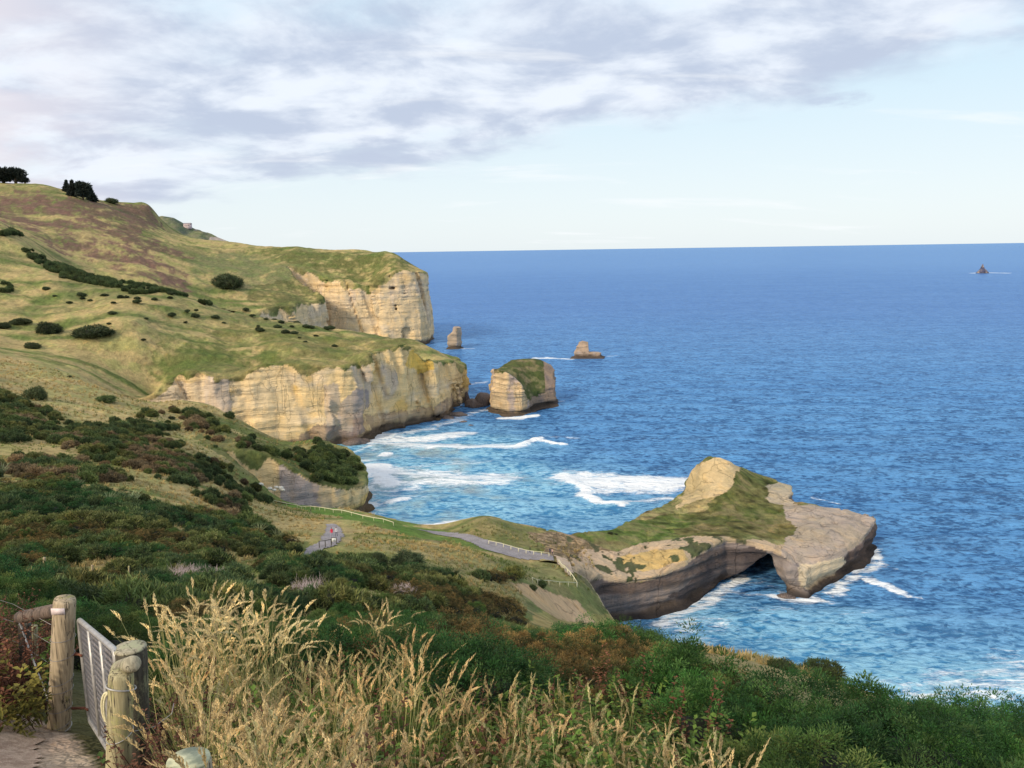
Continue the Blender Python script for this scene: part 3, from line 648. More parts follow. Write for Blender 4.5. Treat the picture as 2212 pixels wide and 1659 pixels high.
def sea():
    xs = np.r_[-90000,-30000,-10000,-4000,-2000,-1200,-800,-500,-350,-250,-180,-140, np.arange(-112, 190, 1.15), 200,215,235,260,300,350,420,520,700,1000,1300, np.arange(1500,1700,10), 2000,2800,4000,8000,20000,60000,120000]
    ys = np.r_[-3000,-1000,-300,-100,0,50,90, np.arange(110, 480, 1.15), np.arange(482, 560, 2), np.arange(564,900,5), np.arange(910,1500,40), np.arange(1550,2500,90),np.arange(2600,2800,8),2900,3300,4000,6000,9000,15000,25000,45000,100000]
    X, Y = np.meshgrid(xs, ys, indexing='ij'); n = X.size; x = X.ravel(); y = Y.ravel()
    foam = np.zeros(n); Zw = np.zeros(n)
    near = (np.abs(x) < 4000) & (y > 0) & (y < 4000); I = np.nonzero(near)[0]; xx, yy = x[I], y[I]
    jx = xx+5*fbm(xx/12, yy/12, oct=4, seed=81); jy = yy+5*fbm(xx/12, yy/12, oct=4, seed=82)
    fo = np.zeros(len(I)); zr = np.zeros(len(I))
    for pl, wd, st, up in FOAM:
        pp = []
        for u, v in pl:
            d = ray(u, v); t = -CAMZ/d[2]; pp.append((d[0]*t, t))
        d = -sdist(jx, jy, pp, closed=False) if False else np.abs(sdist(jx, jy, pp, closed=False))
        fo = np.maximum(fo, min(st, 1.25)*sstep(1.6, .1, d/wd)*1.0)
        if up: zr += .7*up*np.exp(-(d/(wd*.8))**2)
    s = sdist(xx, yy, COAST)
    shore = np.clip(1-np.abs(s)/(3.+2*fbm(xx/11, yy/11, oct=2, seed=83)), 0, 1)*(yy > 150)
    fo = np.maximum(fo, shore*(.55+.5*fbm(xx/14, yy/14, oct=3, seed=84)))
    foam[I] = fo
    sw = .55*np.sin((xx*.12+yy)*.21+2*fbm(xx/60, yy/60, oct=2, seed=85))*sstep(900, 500, yy)+.35*fbm(xx/9, yy/4.5, oct=3, seed=86)*sstep(560, 420, yy)
    Zw[I] = zr+sw*sstep(0, 12, -s)
    sh = np.zeros(n)
    for (cx, cy), (rx, ry), st in SHAL: sh = np.maximum(sh, st*np.exp(-((x-cx)/rx)**2-((y-cy)/ry)**2))
    nx, ny = X.shape; idx = np.arange(n).reshape(nx, ny)
    Q = np.stack([idx[:-1, :-1], idx[1:, :-1], idx[1:, 1:], idx[:-1, 1:]], -1).reshape(-1, 4)
    o = mesh_np('sea', np.stack([x, y, Zw], 1), Q, [M_SEA], dict(foam=foam, shallow=sh)); tag(o, kind='structure')
sea()
# ------------------------------------------------------------------ plant prototypes (kept out of the scene, used only as instances)
LIB = bpy.data.collections.new('plant_library')
def icos(sub):
    bm = bmesh.new(); bmesh.ops.create_icosphere(bm, subdivisions=sub, radius=1.)
    V = np.array([v.co[:] for v in bm.verts]); Fc = np.array([[v.index for v in f.verts] for f in bm.faces]); bm.free(); return V, Fc
ICO2 = icos(2); ICO3 = icos(3)
def blob(seed, sub=3, amp=.35, freq=1.6):
    V, Fc = ICO3 if sub == 3 else ICO2
    r = 1+amp*fbm(V[:, 0]*freq+seed*7.1, V[:, 1]*freq, V[:, 2]*freq, oct=3, seed=seed)
    return V*r[:, None], Fc
def tufts(pts, nrm, length, width, nleaf, spread, cols, rs):
    """small pointed leaves standing round each point: V, F, colour"""
    n = len(pts); N = n*nleaf
    p = np.repeat(pts, nleaf, 0); d = np.repeat(nrm, nleaf, 0)+rs.normal(0, spread, (N, 3)); d /= np.linalg.norm(d, axis=1)[:, None]
    side = np.cross(d, rs.normal(0, 1, (N, 3))); side /= np.linalg.norm(side, axis=1)[:, None]+1e-9
    L = length*rs.uniform(.55, 1.25, N)[:, None]; p = p+rs.normal(0, length*.25, (N, 3))
    a = p-side*width*.5; b = p+side*width*.5; c = p+d*L
    V = np.stack([a, b, c], 1).reshape(-1, 3); Fc = np.arange(3*N).reshape(N, 3)
    cc = np.repeat(cols, nleaf, 0)*rs.uniform(.7, 1.3, (N, 1)); cc = np.stack([cc*.75, cc*.75, cc*1.2], 1).reshape(-1, 3)
    return V, Fc, cc
def bush_mesh(name, seed, r, ntuft, nleaf, length, width, green, tipc, tipfrac, flat=.75, core=(.035,.042,.02), amp=.35, freq=1.6, link=False):
    rs = np.random.RandomState(seed)
    B, BF = blob(seed, 3, amp, freq); B = B*np.array([1, 1, flat])*r; B[:, 2] += r*flat*.55
    tri = B[BF]; nr = np.cross(tri[:, 1]-tri[:, 0], tri[:, 2]-tri[:, 0]); ar = np.linalg.norm(nr, axis=1); nr /= ar[:, None]
    ok = tri[:, :, 2].mean(1) > 0.02*r; pr = ar*ok; pr /= pr.sum()
    t = rs.choice(len(tri), ntuft, p=pr); w_ = rs.dirichlet((1, 1, 1), ntuft)
    p = (tri[t]*w_[:, :, None]).sum(1); nn = nr[t]+np.array([0, 0, .55]); nn /= np.linalg.norm(nn, axis=1)[:, None]
    cl = fbm(p[:, 0]*2.2/r*1.2+seed, p[:, 1]*2.2/r*1.2, p[:, 2]*2.2/r*1.2, oct=3, seed=seed+5)
    depth = rs.uniform(-.16, .14, ntuft)*r*(.6+.8*(cl > .1)); p = p+nr[t]*depth[:, None]
    cols = np.array(green)*(1+.5*cl)[:, None]
    tb = (rs.rand(ntuft) < tipfrac*(.4+1.8*np.clip(cl*1.5+.3, 0, 1))); cols[tb] = np.array(tipc)*rs.uniform(.6, 1.2, (tb.sum(), 1))
    V, Fc, cc = tufts(p, nn, length, width, nleaf, .5, cols, rs)
    CV = B*.84; CV[:, 2] = CV[:, 2]*.97
    allV = np.r_[V, CV]; F3 = np.r_[Fc, BF+len(V)]; allc = np.r_[cc, np.tile(np.array(core), (len(CV), 1))]
    return mesh_np(name, allV, F3, [M_LEAF], dict(leaf=allc), smooth=False, link=link)
def clump_bush(name, seed, r, nclump, nleaf, cr, length, width, green, tipc, tipfrac, flat=.8):
    """a gorse bush: many small spiny heads standing on a lumpy crown"""
    rs = np.random.RandomState(seed); B, BF = blob(seed, 3, .5, 1.9); B = B*np.array([1, 1, flat])*r; B[:, 2] += r*flat*.5
    tri = B[BF]; nr = np.cross(tri[:, 1]-tri[:, 0], tri[:, 2]-tri[:, 0]); ar = np.linalg.norm(nr, axis=1); nr /= ar[:, None]
    ok = tri[:, :, 2].mean(1) > 0; pr = ar*ok; pr /= pr.sum(); t = rs.choice(len(tri), nclump, p=pr)
    c = tri[t].mean(1)+rs.normal(0, .03, (nclump, 3))+nr[t]*rs.uniform(-.10, .12, nclump)[:, None]*r
    d = rs.normal(0, 1, (nclump*nleaf, 3)); ax = np.repeat(nr[t]*.9+np.array([0, 0, .7]), nleaf, 0); d = d/np.linalg.norm(d, axis=1)[:, None]+ax*.5; d /= np.linalg.norm(d, axis=1)[:, None]
    R_ = cr*rs.uniform(.6, 1.4, nclump); p = np.repeat(c, nleaf, 0)+d*np.repeat(R_, nleaf)[:, None]*rs.uniform(.45, 1., (nclump*nleaf, 1))
    k = rs.uniform(.6, 1.4, nclump); cols = np.array(green)*k[:, None]; tb = rs.rand(nclump) < tipfrac; cols[tb] = np.array(tipc)*rs.uniform(.6, 1.2, (tb.sum(), 1))
    V, Fc, cc = tufts(p, d, length, width, 1, .15, np.repeat(cols, nleaf, 0), rs)
    CV = B*.72; allc = np.r_[cc, np.tile(np.array((.016,.018,.010)), (len(CV), 1))]
    return mesh_np(name, np.r_[V, CV], np.r_[Fc, BF+len(V)], [M_LEAF], dict(leaf=allc), smooth=False, link=False)
def lib(o):
    LIB.objects.link(o); return o
G1, G2, G3 = (.050,.105,.028), (.062,.115,.030), (.038,.085,.030)
near_protos = [lib(clump_bush('gorse_a', 11, .60, 125, 150, .105, .026, .0105, (.036,.115,.024), (.085,.19,.05), .2)),
               lib(clump_bush('gorse_b', 12, .66, 135, 150, .115, .026, .0105, (.028,.092,.026), (.07,.15,.045), .2)),
               lib(clump_bush('gorse_c', 13, .58, 125, 150, .100, .026, .0105, (.062,.120,.028), (.15,.20,.055), .3)),
               lib(clump_bush('gorse_d_brown', 14, .60, 135, 120, .085, .024, .012, (.080,.085,.030), (.25,.18,.065), .45))]
midp = [lib(bush_mesh('mid_a', 21, 1.0, 420, 5, .30, .075, (.085,.130,.040), (.16,.21,.07), .3, amp=.6)),
        lib(bush_mesh('mid_b', 22, 1.0, 420, 5, .28, .075, (.065,.105,.042), (.12,.16,.06), .25, amp=.6)),
        lib(bush_mesh('mid_c', 23, 1.0, 420, 5, .28, .070, (.125,.150,.045), (.21,.22,.08), .35, amp=.6)),
        lib(bush_mesh('mid_d_brown', 24, .9, 420, 5, .28, .065, (.17,.13,.075), (.32,.24,.13), .35, amp=.6, core=(.04,.03,.02)))]
def blades(n, hmin, hmax, rad, wdt, col, colt, rs, lean=.35, seed=0, nseg=3):
    Vs, Fs, Cs = [], [], []; o = 0
    for i in range(n):
        a = rs.uniform(0, 6.283); r0 = rad*math.sqrt(rs.rand()); b = np.array([r0*math.cos(a), r0*math.sin(a), -.05])
        h = rs.uniform(hmin, hmax); la = rs.uniform(0, 6.283); le = lean*rs.rand()**.7*h; wd = wdt*rs.uniform(.7, 1.3)
        sdv = np.array([-math.sin(la+1.57*rs.rand()), math.cos(la), 0])*wd*.5
        k = rs.uniform(.7, 1.3)
        for s_ in range(nseg+1):
            t_ = s_/nseg; c_ = b+np.array([math.cos(la)*le*t_*t_, math.sin(la)*le*t_*t_, h*(t_-.18*t_**3*(le/h))])
            ww = (1-t_)**.7 if s_ == nseg else (1-.55*t_)
            Vs += [c_-sdv*ww, c_+sdv*ww]; cc = (np.array(col)*(1-t_)+np.array(colt)*t_)*k; Cs += [cc, cc]
            if s_: Fs.append([o+2*s_-2, o+2*s_-1, o+2*s_+1, o+2*s_])
        o += 2*(nseg+1)
    return Vs, Fs, Cs
def seedheads(n, hmin, hmax, rad, rs, stemc=(.34,.33,.13), headc=(.72,.56,.29), hl=.16, hr=.009, lean=.3, droop=.3, ng=46):
    Vs, Fs, Cs = [], [], []
    def quad(a, b, c, d, col):
        o = len(Vs); Vs.extend([a, b, c, d]); Fs.append([o, o+1, o+2, o+3]); Cs.extend([col]*4)
    for i in range(n):
        a = rs.uniform(0, 6.283); r0 = rad*math.sqrt(rs.rand()); b = np.array([r0*math.cos(a), r0*math.sin(a), -.05])
        h = rs.uniform(hmin, hmax); la = rs.normal(.3, 1.4); le = lean*rs.uniform(.1, 1)*h; L = hl*rs.uniform(.6, 1.4)
        dr = droop*rs.rand(); dv = np.array([math.cos(la), math.sin(la), 0])
        def cur(t_): return b+dv*(le*t_**1.8)+np.array([0, 0, h*t_])
        pv = cur(0)
        sv = np.array([-dv[1], dv[0], 0])*.0022
        kcol = rs.uniform(.75, 1.2)
        for s_ in range(1, 5):
            q = cur(s_/4); quad(pv-sv, pv+sv, q+sv, q-sv, np.array(stemc)*kcol); pv = q
        top = pv; dirv = cur(1)-cur(.85); dirv /= np.linalg.norm(dirv)
        for g_ in range(ng):
            t_ = g_/ng; d2 = dirv+dv*dr*t_*1.6-np.array([0, 0, 1])*dr*t_*.9; c_ = top+d2*L*t_
            rr = hr*(math.sin(math.pi*min(1, t_*1.02+.08))**.6+.15); an = rs.uniform(0, 6.283)
            e1 = np.array([math.cos(an), math.sin(an), rs.uniform(.2, .9)]); e1 /= np.linalg.norm(e1)
            e2 = np.cross(e1, d2); e2 /= np.linalg.norm(e2)+1e-9
            ln = L*.10*rs.uniform(.7, 1.3)
            hc = np.array(headc)*kcol*rs.uniform(.75, 1.25)
            p0 = c_; p1 = c_+e1*rr*1.4+d2*ln*.5; quad(p0-e2*rr*.1, p1-e2*rr*.45, p1+d2*ln*.7, p1+e2*rr*.45, hc)
    return Vs, Fs, Cs
def combine(name, parts, mat, link=False):
    V, Fq, Cc = [], [], []
    for v, f, c in parts:
        o = len(V); V += list(v); Fq += [[q+o for q in ff] for ff in f]; Cc += list(c)
    return mesh_np(name, np.array(V), Fq, [mat], dict(leaf=np.array(Cc)), smooth=False, link=link)
def rs_(s): return np.random.RandomState(s)
GR = [lib(combine('tuft_a_straw', [blades(46, .25, .62, .13, .007, (.20,.19,.07), (.46,.36,.16), rs_(1)), seedheads(13, .60, .92, .12, rs_(2))], M_GRASS)),
      lib(combine('tuft_b_straw', [blades(40, .2, .5, .15, .008, (.22,.18,.08), (.50,.38,.18), rs_(3)), seedheads(20, .40, .68, .16, rs_(4), headc=(.72,.57,.31), hl=.09, hr=.010, lean=.45, droop=.9)], M_GRASS)),
      lib(combine('tuft_c_green', [blades(60, .3, .75, .14, .009, (.07,.13,.03), (.16,.24,.06), rs_(5)), seedheads(4, .6, .9, .1, rs_(6), headc=(.55,.50,.26))], M_GRASS)),
      lib(combine('tuft_d_tall', [blades(46, .3, .9, .12, .008, (.14,.19,.06), (.40,.42,.2), rs_(7), lean=.4), seedheads(16, .85, 1.25, .10, rs_(8), headc=(.74,.66,.38), stemc=(.34,.36,.15), hl=.2, hr=.011, lean=.38, droop=.7)], M_GRASS))]
def weed(seed, h, n, lc, tipc, lw=.03, ll=.07):
    rs = rs_(seed); Vs, Fs, Cs = [], [], []
    def quad(pp, col):
        o = len(Vs); Vs.extend(pp); Fs.append(list(range(o, o+len(pp)))); Cs.extend([col]*len(pp))
    for s_ in range(n):
        a = rs.uniform(0, 6.283); r0 = .12*rs.rand(); b = np.array([r0*math.cos(a), r0*math.sin(a), 0]); d = np.array([math.cos(a)*.3, math.sin(a)*.3, 1.])*h*rs.uniform(.6, 1.1)
        sv = np.array([.003, 0, 0]); quad([b-sv, b+sv, b+d+sv*.4, b+d-sv*.4], np.array(lc)*.8)
        for k in range(26):
            t_ = rs.uniform(.15, 1); p = b+d*t_; an = rs.uniform(0, 6.283); o_ = np.array([math.cos(an), math.sin(an), rs.uniform(-.2, .9)])
            o_ /= np.linalg.norm(o_); s2 = np.cross(o_, [0, 0, 1.]); s2 /= np.linalg.norm(s2)+1e-9; l_ = ll*rs.uniform(.5, 1.2)*(1.15-.6*t_); w_ = lw*rs.uniform(.5, 1)
            c_ = (np.array(lc)*(1-t_)+np.array(tipc)*t_)*rs.uniform(.6, 1.35)
            quad([p, p+o_*l_*.5-s2*w_*.5, p+o_*l_-np.array([0, 0, l_*.2]), p+o_*l_*.5+s2*w_*.5], c_)
    return Vs, Fs, Cs
WD = [lib(combine('weed_a_green', [weed(31, .45, 9, (.045,.095,.018), (.12,.20,.035))], M_LEAF)),
      lib(combine('weed_b_rust', [weed(32, .55, 10, (.085,.038,.024), (.17,.075,.042), .02, .05)], M_LEAF)),
      lib(combine('weed_c_yellow', [weed(33, .42, 9, (.10,.12,.03), (.24,.22,.05))], M_LEAF))]
def scatter(name, protos, pts, scl, pid, label, cat, tilt=.15, group=None, rs=rs_(99)):
    """one mass of plants: instances picked per point"""
    n = len(pts); me = bpy.data.meshes.new(name); me.vertices.add(n); me.vertices.foreach_set('co', np.asarray(pts, np.float32).ravel())
    me.attributes.new('scl', 'FLOAT', 'POINT').data.foreach_set('value', np.asarray(scl, np.float32))
    rot = np.stack([rs.normal(0, tilt, n), rs.normal(0, tilt, n), rs.uniform(0, 6.283, n)], 1).astype(np.float32)
    me.attributes.new('rot', 'FLOAT_VECTOR', 'POINT').data.foreach_set('vector', rot.ravel())
    me.attributes.new('pid', 'INT', 'POINT').data.foreach_set('value', np.asarray(pid, np.int32))
    o = bpy.data.objects.new(name, me); COL.objects.link(o)
    g = bpy.data.node_groups.new(name, 'GeometryNodeTree')
    g.interface.new_socket('Geometry', in_out='INPUT', socket_type='NodeSocketGeometry'); g.interface.new_socket('Geometry', in_out='OUTPUT', socket_type='NodeSocketGeometry')
    N = g.nodes; L = g.links; gi = N.new('NodeGroupInput'); go = N.new('NodeGroupOutput')
    join = N.new('GeometryNodeJoinGeometry'); L.new(join.outputs[0], go.inputs[0])
    def at(nm, ty):
        a = N.new('GeometryNodeInputNamedAttribute'); a.data_type = ty; a.inputs[0].default_value = nm
        return [q for q in a.outputs if q.enabled and q.name == 'Attribute'][0]
    for i, p in enumerate(protos):
        io = N.new('GeometryNodeInstanceOnPoints'); oi = N.new('GeometryNodeObjectInfo'); oi.inputs['Object'].default_value = p; oi.inputs['As Instance'].default_value = True
        cmp_ = N.new('FunctionNodeCompare'); cmp_.data_type = 'INT'; cmp_.operation = 'EQUAL'
        ins = [q for q in cmp_.inputs if q.enabled]; L.new(at('pid', 'INT'), ins[0]); ins[1].default_value = i
        L.new(gi.outputs[0], io.inputs['Points']); L.new(cmp_.outputs[0], io.inputs['Selection']); L.new(oi.outputs['Geometry'], io.inputs['Instance'])
        L.new(at('rot', 'FLOAT_VECTOR'), io.inputs['Rotation']); L.new(at('scl', 'FLOAT'), io.inputs['Scale']); L.new(io.outputs[0], join.inputs[0])
    md = o.modifiers.new('scatter', 'NODES'); md.node_group = g
    return tag(o, label, cat, group, 'stuff')
def grid_pts(x0, x1, y0, y1, step, rs, jit=.5):
    X, Y = np.meshgrid(np.arange(x0, x1, step), np.arange(y0, y1, step)); X = X.ravel()+rs.uniform(-jit, jit, X.size)*step; Y = Y.ravel()+rs.uniform(-jit, jit, Y.size)*step
    return X, Y
def onland(x, y, m=.5): return sdist(x, y, COAST) > m
# --- near gorse on the right and across the foot of the slope
GPOLY = [(330,1385),(420,1345),(600,1330),(700,1320),(790,1305),(860,1312),(960,1310),(1100,1335),(1180,1365),(1350,1362),(1440,1378),(1475,1410),(1600,1455),(1700,1482),(1850,1522),(2000,1548),(2212,1562),(2700,1620),(2900,2300),
         (1760,2300),(1640,1900),(1560,1700),(1350,1600),(1180,1560),(1000,1480),(900,1430),(700,1425),(560,1420),(430,1450),(330,1470)]
LEFTP = [(-400,1190),(40,1205),(70,1290),(200,1290),(330,1300),(520,1300),(640,1330),(560,1440),(330,1470),(160,1440),(0,1400),(-400,1400)]
rs = rs_(5); P3, SCL, PID = [], [], []
for (y0, y1, st, sc0) in ((3.2, 12, .52, .80), (12, 24, .85, 1.15), (24, 48, 1.2, 1.5)):
    X, Y = grid_pts(-30, 40, y0, y1, st, rs); Z = Tg(X, Y); u, v = proj(X, Y, Z+.88*sc0)
    uj = u+25*fbm(X/2, Y/2, oct=2, seed=91); vj = v+14*fbm(X/2, Y/2, oct=2, seed=92)
    m = (inpoly(uj, vj, GPOLY) | (inpoly(uj, vj, LEFTP) & (Y > 11))) & (np.abs(u) < 2900)
    m &= ~((Y > 36) & (u > 1480)); m &= ~((Y < 9.5) & (u < 1480+(v-1500)*.9) & (v > 1430))
    X, Y, Z = X[m], Y[m], Z[m]; sc = sc0*rs.uniform(.65, 1.35, len(X))*(1+.5*fbm(X/2.2, Y/2.2, oct=2, seed=93))
    br = fbm(X/5., Y/5., oct=3, seed=94); uu = u[m]; vv = v[m]; lf = uu < 700
    ridge = ((vv < 1420) & (uu > 800) & (uu < 1520))*.17+((np.abs(vv-(1380+(uu-1200)*.19)) < 45) & (uu > 1500))*.22
    pid = np.where(br+ridge*rs.uniform(.5, 1.5, len(X))-.2*(vv > 1500) > .36, 3, rs.randint(0, 3, len(X)))
    pid = np.where(lf & (pid < 3) & (rs.rand(len(X)) < .6), 2, pid)
    P3.append(np.stack([X, Y, Z-.15*sc], 1)); SCL.append(sc); PID.append(pid)
P3, SCL, PID = np.concatenate(P3), np.concatenate(SCL), np.concatenate(PID)
scatter('gorse_thicket', near_protos, P3, SCL, PID, 'dense dark green gorse thicket filling the slope in front, brown tipped along its crest', 'gorse')
print('near gorse', len(P3))
# --- scrub on the middle slope, denser inside these outlines
SCRUB = [([(-300,840),(0,842),(60,870),(150,905),(260,925),(380,945),(400,962),(330,960),(430,990),(500,1005),(545,1045),(500,1055),(400,1040),(250,1000),(100,950),(0,925),(-300,905)], 130, 330, .95),
 ([(-300,960),(0,965),(70,985),(160,1000),(250,1020),(370,1060),(500,1080),(560,1110),(540,1120),(430,1080),(300,1050),(180,1030),(90,1040),(0,1015),(-300,1000)], 90, 330, .85),
 ([(-300,1050),(0,1040),(100,1045),(220,1060),(300,1080),(400,1100),(520,1125),(620,1160),(665,1200),(640,1215),(560,1200),(440,1190),(300,1150),(120,1110),(0,1100),(-300,1100)], 50, 300, .85),
 ([(-400,1095),(0,1100),(180,1120),(320,1150),(440,1195),(500,1215),(490,1235),(350,1215),(240,1195),(80,1200),(-400,1210)], 50, 200, .95),
 ([(560,1200),(650,1200),(720,1208),(780,1240),(800,1275),(700,1290),(600,1262),(570,1230)], 45, 160, .95),
 ([(80,1245),(250,1262),(420,1272),(560,1262),(640,1280),(640,1320),(300,1310),(80,1290)], 24, 90, .9),
 ([(880,1230),(930,1235),(960,1260),(1030,1285),(1120,1310),(1140,1345),(950,1320),(800,1300),(780,1290),(860,1270)], 40, 130, .8),
 ([(470,1010),(540,1030),(555,1060),(500,1065),(460,1040)], 150, 330, .8),
 ([(390,895),(450,905),(470,925),(420,930)], 240, 380, .7), ([(440,950),(540,940),(560,960),(640,968),(700,958),(760,975),(775,1000),(772,1060),(745,1075),(725,1068),(705,1030),(660,1010),(640,985),(560,975),(470,972)], 240, 345, .95),
 ([(1100,1210),(1150,1250),(1200,1300),(1170,1290),(1120,1255),(1040,1250),(980,1230)], 120, 200, .45),
 ([(20,530),(60,538),(110,560),(160,572),(250,590),(320,605),(345,625),(290,632),(200,612),(140,590),(60,560)], 440, 640, .62),
 ([(320,592),(400,620),(430,640),(415,650),(370,632),(325,615)], 440, 640, .8), ([(0,498),(45,503),(45,510),(0,506)], 480, 640, .9),
 ([(0,605),(20,612),(24,625),(0,628)], 400, 600, .9), ([(130,500),(180,515),(230,560),(180,545),(120,520)], 560, 900, .5),
 ([(390,620),(450,650),(560,660),(650,680),(600,675),(500,668),(420,652)], 480, 700, .35)]
P3, SCL, PID = [], [], []
rs = rs_(6)
for (y0, y1, st, sc0, x0, x1) in ((24, 70, 1.15, .95, -62, 12), (70, 140, 1.45, 1.15, -110, 20), (140, 240, 2.0, 1.4, -190, 20), (240, 350, 2.5, 1.7, -270, -40), (430, 680, 3.0, 1.9, -420, -100)):
    X, Y = grid_pts(x0, x1, y0, y1, st, rs); Z = Tg(X, Y); u, v = proj(X, Y, Z+.4*sc0)
    nz = fbm(X/(4+Y*.035), Y/(4+Y*.035), oct=3, seed=95); dn = np.zeros(len(X))
    uj = u+16*fbm(X/(Y*.05), Y/(Y*.05), oct=2, seed=96); vj = v+9*fbm(X/(Y*.05), Y/(Y*.05), oct=2, seed=97)
    for poly, a_, b_, d_ in SCRUB: dn = np.maximum(dn, inpoly(uj, vj, poly)*(Y > a_)*(Y < b_)*d_*.72)
    bg_ = (.035*(v > 800)*(Y < 340)*(Y > 60)+.08*(v > 1210)*(Y < 130))*(u < 1000-.0*v)*~((u > 580) & (v > 1070) & (v < 1215))
    m = (rs.rand(len(X)) < np.where(dn > 0, dn+.9*nz, bg_*(nz > .05)*2.5)) & onland(X, Y, 2) & (np.abs(u-1100) < 1400)
    pth = inpoly(u, v, [(640,1192),(690,1135),(705,1118),(760,1120),(770,1160),(735,1192),(660,1215)]) & (Y > 80)
    m &= ~pth; m &= ~(inpoly(u, v, [(1120,1235),(1300,1270),(1310,1370),(1140,1350)]) & (Y > 100)); m &= ~((u > 1030) & (v < 1235) & (Y > 120))
    X, Y, Z = X[m], Y[m], Z[m]; sc = sc0*rs.uniform(.55, 1.25, len(X))*(1+.4*nz[m])
    br = fbm(X/12., Y/12., oct=3, seed=98)+rs.normal(0, .12, len(X))
    pid = np.where(br > .18, 3, np.where(br < -.12, 1, np.where(rs.rand(len(X)) < .5, 0, 2)))
    pid = np.where(Y > 400, 1, pid); pid = np.where((u[m] > 600) & (v[m] < 1080) & (Y < 360), rs.choice([0, 1], len(X)), pid)
    nearer = Y < 140; pid = np.where(nearer, np.where(pid == 3, 7, np.where(pid == 1, np.where(rs.rand(len(pid)) < .4, 5, 1), np.where(pid == 0, np.where(rs.rand(len(pid)) < .5, 6, 0), 2))), pid); sc = np.where(pid > 3, sc*1.55, sc)
    P3.append(np.stack([X, Y, Z-.12*sc], 1)); SCL.append(sc); PID.append(pid)
P3, SCL, PID = np.concatenate(P3), np.concatenate(SCL), np.concatenate(PID); print('scrub', len(P3))
scatter('coastal_scrub', midp+near_protos, P3, SCL, PID, 'patches of dark green and brown scrub spread over the middle slopes', 'scrub', tilt=.12)
# --- tussock over the middle slopes
HG = [lib(combine('tussock_a', [blades(16, .25, .6, .32, .07, (.30,.25,.10), (.56,.43,.20), rs_(201), lean=.7, nseg=2)], M_GRASS)),
      lib(combine('tussock_b', [blades(16, .25, .55, .32, .07, (.16,.17,.06), (.32,.30,.12), rs_(202), lean=.7, nseg=2)], M_GRASS)),
      lib(combine('tussock_c', [blades(14, .2, .45, .32, .08, (.10,.14,.04), (.19,.24,.07), rs_(203), lean=.7, nseg=2)], M_GRASS))]
rs = rs_(9); A1, A2, A3 = [], [], []
for y0, y1, st, sc0, x0, x1 in ((45, 80, .75, 1.0, -62, 22), (80, 140, 1.0, 1.15, -110, 24), (140, 215, 1.5, 1.5, -170, 22), (215, 345, 2.1, 1.9, -280, -40)):
    X, Y = grid_pts(x0, x1, y0, y1, st, rs); Z = Tg(X, Y); u, v = proj(X, Y, Z)
    m = onland(X, Y, 3) & (u > -80) & (v > 700) & (fbm(X/4, Y/4, oct=2, seed=210) > -.35)
    m &= ~inpoly(u, v, [(640,1192),(690,1135),(705,1118),(760,1120),(770,1160),(735,1192),(660,1215)]); m &= ~inpoly(u, v, [(880,1130),(1050,1160),(1205,1196),(1210,1222),(1150,1218),(1040,1196),(980,1166)])
    m &= ~inpoly(u, v, [(1120,1250),(1300,1280),(1310,1370),(1140,1350)]); m &= ~inpoly(u, v, [(590,1085),(700,1092),(780,1108),(985,1152),(940,1178),(860,1150),(740,1120),(640,1100)])
    X, Y, Z, u, v = X[m], Y[m], Z[m], u[m], v[m]
    n_ = fbm(X/12, Y/20, oct=3, seed=211)+rs.normal(0, .14, len(X))+.35*inpoly(u, v, [(1040,1200),(1250,1230),(1300,1300),(1150,1270),(980,1240)])
    A1.append(np.stack([X, Y, Z-.03], 1)); A2.append(sc0*rs.uniform(.5, 1.2, len(X))); A3.append(np.where(n_ > .26, 2, np.where(n_ > .08, 1, 0)))
scatter('hill_tussock', HG, np.concatenate(A1), np.concatenate(A2), np.concatenate(A3), 'straw and olive tussock grass covering the open parts of the middle slopes', 'grass', tilt=.15)
print('tussock', sum(len(q) for q in A2))
# --- grass in front
GX = [(372,1500),(430,1440),(560,1410),(700,1410),(860,1430),(1010,1480),(1180,1540),(1400,1590),(1560,1680),(1720,1900),(1850,2400),(420,2400),(470,1750),(400,1640),(372,1560)]
rs = rs_(8); X, Y = grid_pts(-6, 7, 1.6, 9.5, .15, rs); Z = Tg(X, Y); u, v = proj(X, Y, Z+.35)
m = inpoly(u, v, GX) & ~((np.abs(X+.45) < .28) & (np.abs(Y-2.95) < .5))
m &= ~((X < -1.9-.0*Y) & (Y > 3.2) & (u < 330))
X, Y, Z, u, v = X[m], Y[m], Z[m], u[m], v[m]; nz = fbm(X/.9, Y/.9, oct=3, seed=101)
r_ = rs.rand(len(X)); low = sstep(1480, 1620, v)
pid = np.where(r_ < .30+.38*(nz < .05)*(1-.7*low), 2, np.where(r_ < .55, 0, 1))
keep_ = rs.rand(len(X)) < np.where(v < 1500, .27, np.where(v < 1600, .48, .75))*np.where(u > 900, .85, 1)
pid = np.where((u < 930) & (v < 1560) & (r_ > .62), 3, pid); pid = np.where((u > 930) & (v < 1620) & (r_ < .62), 2, pid); pid = np.where((u > 600) & (v > 1440) & (v < 1600) & (r_ > .60), 2, pid)
sc = rs.uniform(.7, 1.15, len(X))*np.where(pid == 3, 1.0, .85)*np.where((u > 930), .82, 1)
X, Y, Z, u, v, pid, sc = [q_[keep_] for q_ in (X, Y, Z, u, v, pid, sc)]
scatter('dry_grass', GR, np.stack([X, Y, Z], 1), sc, pid, 'tall straw coloured seeding grass with green blades across the foreground', 'grass', tilt=.13)
print('grass', len(X))
X, Y = grid_pts(-9, 6, 2.2, 11.5, .2, rs); Z = Tg(X, Y); u, v = proj(X, Y, Z+.25)
ga = inpoly(u, v, [(300,1380),(420,1400),(480,1600),(470,1900),(700,1900),(640,1500),(520,1440),(1500,1550),(1600,1900),(200,1900),(310,1640)])
